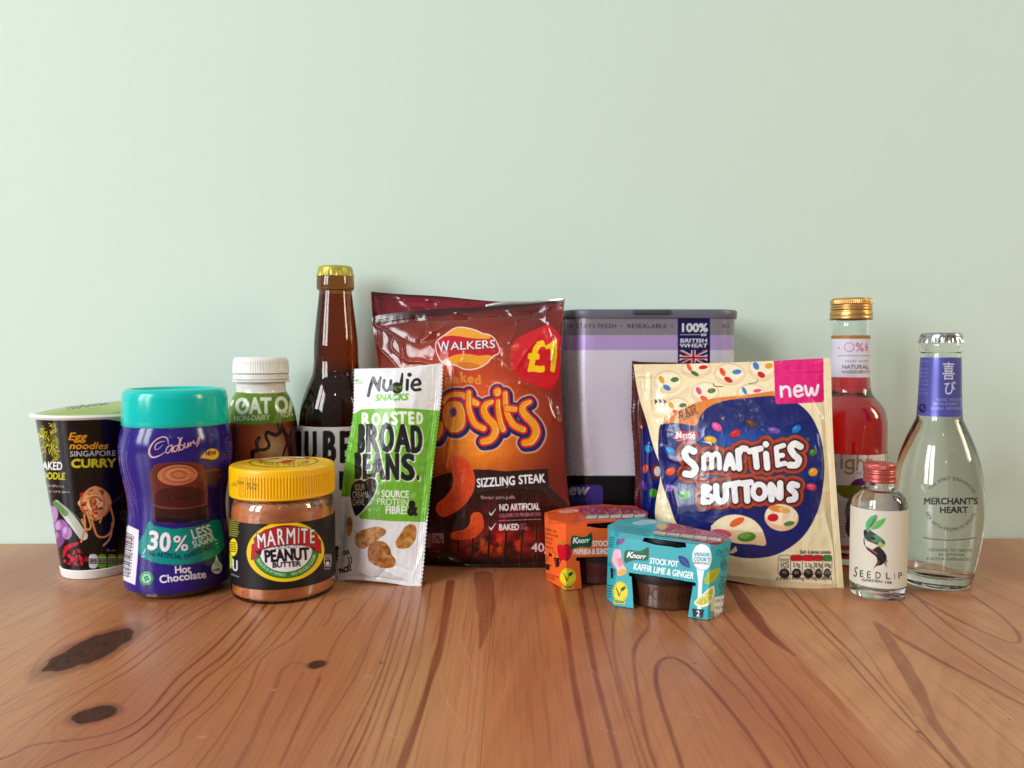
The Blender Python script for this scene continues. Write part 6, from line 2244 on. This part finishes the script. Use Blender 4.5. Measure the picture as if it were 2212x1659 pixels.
def screw_cap(t, r, z0, z1, m, o, knurl=70):
    H = z1 - z0
    u = [(0, .0, .97), (0.005, 0, 1.0), (.07, 0, 1.015), (.13, 0, 1.0), (.16, 0, .985), (.20, 0, 1.0), (.34, 0, .99), (.38, 0, .955), (.44, 0, .95), (.49, 0, .985), (.55, 0, .965), (.60, 0, .985), (.66, 0, .955), (.71, 0, .97), (.75, 0, .985), (.88, 0, .975), (.93, 0, .955), (.97, 0, .93), (1.0, 0, .87), (1.0, 0, .5), (1.0, 0, .01)]
    prof = smooth([(r * c, z0 + H * a) for a, _, c in u], 4)
    kn = lambda T, Z: -r * .022 * (.5 + .5 * np.cos(T * knurl)) * (((Z - z0) / H > .74) & ((Z - z0) / H < .92)) - r * .008 * (.5 + .5 * np.cos(T * knurl + 60 * (Z - z0) / H)) * (((Z - z0) / H > .17) & ((Z - z0) / H < .34))
    return t.lathe(prof, 'screw_cap', m, o, n=560, rfun=kn, cap0=False, cap1=False, sharp=60)


def pink_bottle():
    t = Turn(1840, 1238, 76, .20)
    t.set(1839, .598)
    o = thing('pink_drink_bottle', 'tall glass bottle of red drink with gold screw cap behind the small bottles', 'bottle')
    rows = [(74, 1236), (79, 1226), (81, 1212), (81.5, 1100), (82, 1000), (82.4, 930), (80.5, 902), (74, 882), (62, 866), (52, 855), (46.5, 844), (44, 828), (42.6, 800), (41.8, 740), (41.4, 700), (41, 682), (38, 676), (37, 650)]
    pr = prof_smooth(t.prof(rows), 6)
    pr = pr[pr[:, 1] > .0016]
    pr = np.vstack([[[pr[0, 0] - .008, .0004], [pr[0, 0] - .003, 0], [pr[0, 0] - .0006, .0007]], pr])
    full, inn = glass_shell(t, pr, .0021, .005)
    t.lathe(full, 'glass', CLEAR, o, n=128, cap0=False, cap1=False, sharp=60)
    lq = np.array([(r + .00006, z) for r, z in inn if z < t.z(806)])
    lq = np.vstack([lq, [[.0004, lq[-1, 1]]]])
    t.lathe(lq, 'red_drink', mat('red_drink', (255, 255, 255), rough=0, trans=1, ior=1.34, absorb=((1.0, .02, .12), 120.0)), o, n=96, cap0=False, cap1=False)
    rf = lambda z: np.interp(z, pr[:, 1], pr[:, 0])
    s = Sheet(13, 60, 440, 640, 980, (222, 216, 228))
    s.rect(60, 400, 640, 512, (176, 128, 62))
    pkc = (176, 50, 96)
    s.ell(209, 615, 7, 7, pkc)
    s.put(np.clip(s.m_ell(328, 608, 58, 53) - s.m_ell(328, 608, 52, 47), 0, 1), pkc)
    s.text('%', 400, 656, 96, pkc, w=98, bold=1)
    s.text('ABV', 538, 654, 26, pkc, w=92, rot=90, bold=2)
    s.rect(195, 704, 565, 710, (120, 116, 124))
    s.text('made with', 272, 782, 34, (140, 130, 134), w=268, shear=.3, bold=1)
    s.text('NATURAL', 244, 856, 44, (130, 122, 122), w=310, bold=3)
    s.text('INGREDIENTS', 244, 908, 32, (150, 138, 130), w=330, bold=3)
    za, zb_ = t.z(814), t.z(725)
    zz = np.linspace(za, zb_, 30)
    t.lathe([(rf(z) + .00018, z) for z in zz], 'neck_label', INK_PAPER, o, art=s, n=200, arc=150, rows=130, clamp=80)
    s = Sheet(14, 60, 90, 760, 1400, (224, 214, 214))
    gd = (186, 142, 92)
    s.text('n', 60, 292, 120, gd, w=94, bold=7)
    s.text('i', 196, 292, 150, gd, w=17, bold=7)
    s.put(np.clip(s.m_ell(284, 250, 50, 52) - s.m_ell(284, 250, 27, 28), 0, 1), gd)
    s.line([(322, 205), (322, 300), (300, 338), (250, 334), (238, 318)], 22, gd)
    s.line([(366, 120), (352, 302)], 17, (150, 132, 116))
    s.line([(356, 250), (384, 208), (414, 230), (420, 302)], 20, (160, 140, 120))
    s.line([(466, 130), (452, 302)], 17, gd)
    s.line([(436, 205), (500, 205)], 16, gd)
    s.rect(628, 110, 636, 220, (130, 116, 112))
    s.rect(644, 110, 652, 220, (130, 116, 112))
    s.text('ALCOHOL FREE', 344, 346, 26, (140, 130, 124), w=246, bold=1)
    s.ell(400, 470, 112, 84, (104, 34, 112))
    s.rect(0, 456, 760, 560, (224, 214, 214))
    s.put(s.m_ell(275, 456, 128, 126) * (s.Y > 452), (128, 132, 28))
    s.ell(300, 720, 60, 150, (120, 112, 116))
    s.ell(330, 860, 90, 120, (92, 44, 92))
    s.tiny(160, 620, 240, 960, (160, 150, 146), 26, 4, .6)
    s.rect(0, 1040, 760, 1085, (196, 70, 60))
    za, zb_ = t.z(1178), t.z(973)
    zz = np.linspace(za, zb_, 30)
    t.lathe([(rf(z) + .00018, z) for z in zz], 'body_label', INK_PAPER, o, art=s, n=260, arc=150, rows=180, clamp=80)
    screw_cap(t, t.r(46.5), t.z(691), t.z(645), mat('gold_cap_metal', (206, 158, 96), rough=.34, metal=.85), o)
    return o


pink_bottle()


def miniature_bottle():
    t = Turn(1898, 1298.5, 58, .045)
    o = thing('miniature_bottle', 'miniature clear bottle with copper screw cap and cream plant emblem label', 'bottle')
    rows = [(55, 1296), (60, 1289), (62, 1278), (62.3, 1200), (62.3, 1104), (61.6, 1088), (58.5, 1075), (52, 1066), (42, 1059), (34, 1054), (31, 1048), (30.6, 1040), (30, 1030), (29, 1008)]
    pr = prof_smooth(t.prof(rows), 6)
    pr = pr[pr[:, 1] > .0012]
    pr = np.vstack([[[pr[0, 0] - .006, .0003], [pr[0, 0] - .0025, 0], [pr[0, 0] - .0006, .0005]], pr])
    full, inn = glass_shell(t, pr, .0015, .0062)
    t.lathe(full, 'glass', CLEAR, o, n=112, cap0=False, cap1=False, sharp=60)
    lq = np.array([(r + .00005, z) for r, z in inn if z < t.z(1060)])
    lq = np.vstack([lq, [[.0004, lq[-1, 1]]]])
    t.lathe(lq, 'clear_spirit', mat('clear_liquid', (252, 252, 255), rough=0, trans=1, ior=1.35), o, n=96, cap0=False, cap1=False)
    rf = lambda z: np.interp(z, pr[:, 1], pr[:, 0])
    s = Sheet(14, 240, 600, 900, 1500, (216, 210, 196))
    # a hare made of leaves and bark
    g1, g2, dk = (92, 178, 120), (50, 120, 84), (40, 38, 36)
    s.poly([(440, 870), (446, 810), (490, 756), (548, 742), (545, 790), (500, 850), (462, 878)], g1, 4)
    s.poly([(466, 872), (500, 810), (540, 750), (520, 820), (490, 862)], g2, 3, .8)
    s.poly([(488, 878), (540, 810), (630, 772), (612, 830), (560, 876), (510, 886)], (112, 190, 110), 4)
    s.line([(490, 862), (535, 820), (552, 758)], 7, (216, 100, 96))
    s.line([(515, 876), (570, 840), (620, 786)], 5, (60, 140, 80))
    s.poly([(420, 920), (436, 886), (476, 876), (490, 895), (540, 930), (600, 975), (628, 1010), (620, 1046), (588, 1056), (540, 1030), (490, 1010), (450, 990), (426, 960)], (58, 84, 70), 4)
    s.poly([(500, 950), (556, 940), (606, 985), (560, 1010), (500, 1000)], (110, 170, 130), 3, .7)
    s.ell(508, 970, 22, 16, dk, 20)
    s.ell(590, 1032, 36, 26, (170, 186, 110), 10)
    s.ell(610, 1018, 8, 10, (90, 90, 60))
    s.ell(432, 912, 14, 26, dk)
    s.ell(462, 892, 16, 14, (150, 160, 150))
    s.poly([(424, 960), (418, 1010), (440, 1050), (500, 1080), (560, 1050), (610, 1090), (640, 1140), (636, 1190), (590, 1230), (545, 1240), (515, 1264), (550, 1200), (540, 1150), (490, 1110), (440, 1060)], dk, 4)
    rng = random.Random(3)
    for k in range(60):
        a = rng.random()
        x, y = 560 + 70 * a + rng.uniform(-14, 14), 1080 + 120 * a + rng.uniform(-40, 40)
        s.line([(x, y), (x + rng.uniform(4, 20), y + rng.uniform(4, 22))], 4, (58, 56, 50), sm=0)
    s.line([(432, 1046), (490, 1078), (548, 1122)], 8, (206, 96, 96))
    s.line([(568, 1190), (556, 1228)], 6, (206, 96, 96))
    bk = (52, 48, 46)
    s.text('S', 316, 1340, 94, bk, w=38, rot=-8, bold=1.5)
    for ch, x, y, w in (('E', 376, 1346, 42), ('E', 446, 1356, 44), ('D', 530, 1362, 58), ('L', 630, 1368, 50), ('I', 716, 1370, 7), ('P', 752, 1366, 42)):
        s.text(ch, x, y, 64, bk, w=w, bold=1.8)
    s.text('GARDEN 108', 396, 1384, 25, bk, w=296, rot=-6, bold=2)
    za, zb_ = t.z(1255), t.z(1093)
    zz = np.linspace(za, zb_, 30)
    t.lathe([(rf(z) + .00018, z) for z in zz], 'label', INK_PAPER, o, art=s, n=260, arc=100, rows=200, clamp=82)
    screw_cap(t, t.r(36.2), t.z(1040), t.z(999), mat('copper_cap_metal', (186, 92, 84), rough=.36, metal=.7), o, knurl=56)
    return o


miniature_bottle()


def tonic_bottle():
    t = Turn(2028.5, 1278.5, 72, .11)
    o = thing('tonic_bottle', 'clear tonic bottle with steel crown cap and violet neck label at the right end', 'bottle')
    rows = [(70, 1276), (75, 1264), (79, 1248), (88, 1212), (97, 1160), (101.5, 1112), (101.8, 1082), (98, 1040), (91, 1000), (80, 966), (67, 936), (56, 914), (50.5, 900), (48, 870), (46.3, 830), (45, 790), (44, 768), (44, 762), (47, 758), (48.4, 752), (48, 744), (44, 738), (41, 730)]
    pr = prof_smooth(t.prof(rows), 6)
    pr = pr[pr[:, 1] > .0016]
    pr = np.vstack([[[pr[0, 0] - .010, .0008], [pr[0, 0] - .004, 0], [pr[0, 0] - .0008, .0008]], pr])
    full, inn = glass_shell(t, pr, .0024, .0078)
    gg = mat('pale_green_glass', (250, 253, 249), rough=0, trans=1, ior=1.5)
    t.lathe(full, 'glass', gg, o, n=144, cap0=False, cap1=False, sharp=60)
    lq = np.array([(r + .00006, z) for r, z in inn if z < t.z(800)])
    lq = np.vstack([lq, [[.0004, lq[-1, 1]]]])
    t.lathe(lq, 'tonic_water', MATS['clear_liquid'], o, n=96, cap0=False, cap1=False)
    rf = lambda z: np.interp(z, pr[:, 1], pr[:, 0])
    s = Sheet(13, 1040, 690, 1680, 1420, (104, 104, 176))
    w = (226, 224, 240)
    s.text('喜', 1394, 965, 150, w, w=150, bold=3)
    s.text('び', 1412, 1140, 118, w, w=140, bold=3)
    lt = (170, 172, 218)
    s.text('TONIC WATER', 1326, 1228, 32, lt, w=300, bold=2)
    s.text('WITH A HINT OF', 1290, 1276, 32, lt, w=366, bold=2)
    s.text('FLORAL AROMATICS', 1268, 1326, 32, lt, w=420, bold=2)
    s.ell(1170, 1308, 42, 50, (28, 30, 52))
    s.ell(1172, 1306, 28, 34, (104, 104, 176))
    s.line([(1152, 1330), (1176, 1310), (1190, 1285)], 12, (28, 30, 52))
    for y in (765, 850, 895, 940, 990, 1030, 1085, 1130):
        s.tiny(1100, y, 1230, y + 12, (160, 164, 214), 18, y, .8, -4)
    za, zb_ = t.z(897), t.z(772)
    zz = np.linspace(za, zb_, 30)
    t.lathe([(rf(z) + .00018, z) for z in zz], 'neck_label', mat('printed_metallic_label', art=True, rough=.30, metal=.35, bump=(600, .05, .0003)), o, art=s, n=240, arc=150, rows=180, clamp=80)
    # printed wording on the glass
    M = Mesh()

    def put(gl):
        for v, tri in gl:
            if len(tri):
                px, py = zp(14, v[:, 0], v[:, 1])
                M.add(on_surface(t, lambda z: rf(z) + .00012, px, py), t=tri)

    def words(tx, x, y, h, w_, rot=0, bold=True):
        gl, tw = layout(tx, h, w_)
        a = math.radians(rot)
        for dx, dy in (((0, 0), (3, 0), (0, 3), (3, 3), (-3, 0), (0, -3), (-3, -3), (3, -3), (-3, 3)) if bold else ((0, 0),)):
            put([(np.stack([x + dx + v[:, 0] * math.cos(a) - v[:, 1] * math.sin(a), y + dy - v[:, 0] * math.sin(a) - v[:, 1] * math.cos(a)], 1), tri) for v, tri in gl])

    def arc(tx, cx, cy, rx, ry, a0, a1, h, up):
        gl, tw = layout(tx, h)
        out = []
        for v, tri in gl:
            if not len(tri):
                continue
            mid = (v[:, 0].min() + v[:, 0].max()) / 2
            an = math.radians(a0 + (a1 - a0) * mid / tw)
            tx_, ty_ = -rx * math.sin(an), -ry * math.cos(an)
            Lg = math.hypot(tx_, ty_)
            tx_, ty_ = tx_ / Lg * (-1 if up else 1), ty_ / Lg * (-1 if up else 1)
            u, k = v[:, 0] - mid, v[:, 1]
            out.append((np.stack([cx + rx * math.cos(an) + u * tx_ + k * ty_, cy - ry * math.sin(an) + u * ty_ - k * tx_], 1), tri))
        put(out)
    words("MERCHANT'S", 1004, 638, 60, 526, bold=True)
    words('HEART', 1158, 722, 58, 276, bold=True)
    arc('THE SPIRIT ENHANCER', 1268, 640, 240, 236, 145, 25, 34, True)
    arc('MIX WITH PREMIUM SPIRITS', 1268, 640, 262, 262, 198, 340, 34, False)
    words('DESIGNED TO CREATE', 1050, 1096, 27, 424, -1, False)
    words('EXCEPTIONAL', 1146, 1142, 27, 264, -1, False)
    words('FLAVOUR EXPERIENCES', 1032, 1182, 27, 430, -1, False)
    for k in range(24):
        x0, x1 = 998 + k * 21.6, 998 + (k + 1) * 21.6
        y = lambda x: 962 + 26 * (1 - ((x - 1258) / 262) ** 2)
        v = np.array([(x0, y(x0) - 3.5), (x1, y(x1) - 3.5), (x1, y(x1) + 3.5), (x0, y(x0) + 3.5)])
        px, py = zp(14, v[:, 0], v[:, 1])
        M.add(on_surface(t, lambda z: rf(z) + .00012, px, py), q=[(3, 2, 1, 0)])
    M.build('print', mat('dark_screen_print', (38, 36, 38), rough=.5), o, sharp=0)
    crown(t, t.r(51.5), t.z(741), t.z(719), mat('steel_crown_cap', (176, 174, 176), rough=.22, metal=1.0), o)
    return o


tonic_bottle()


# ================================================================== every thing's origin goes to its base
from mathutils import Matrix, Vector


def subtree(o):
    for ch in o.children:
        yield ch
        yield from subtree(ch)


for o in [q for q in COL.objects if q.type == 'EMPTY' and q.location.length < 1e-9]:
    ms = [q for q in subtree(o) if q.type == 'MESH']
    lo, hi = np.full(3, 9.0), np.full(3, -9.0)
    for q in ms:
        v = np.empty(len(q.data.vertices) * 3)
        q.data.vertices.foreach_get('co', v)
        v = v.reshape(-1, 3)
        lo, hi = np.minimum(lo, v.min(0)), np.maximum(hi, v.max(0))
    base = Vector(((lo[0] + hi[0]) / 2, (lo[1] + hi[1]) / 2, lo[2]))
    for q in ms:
        q.data.transform(Matrix.Translation(-base))
    o.location = base
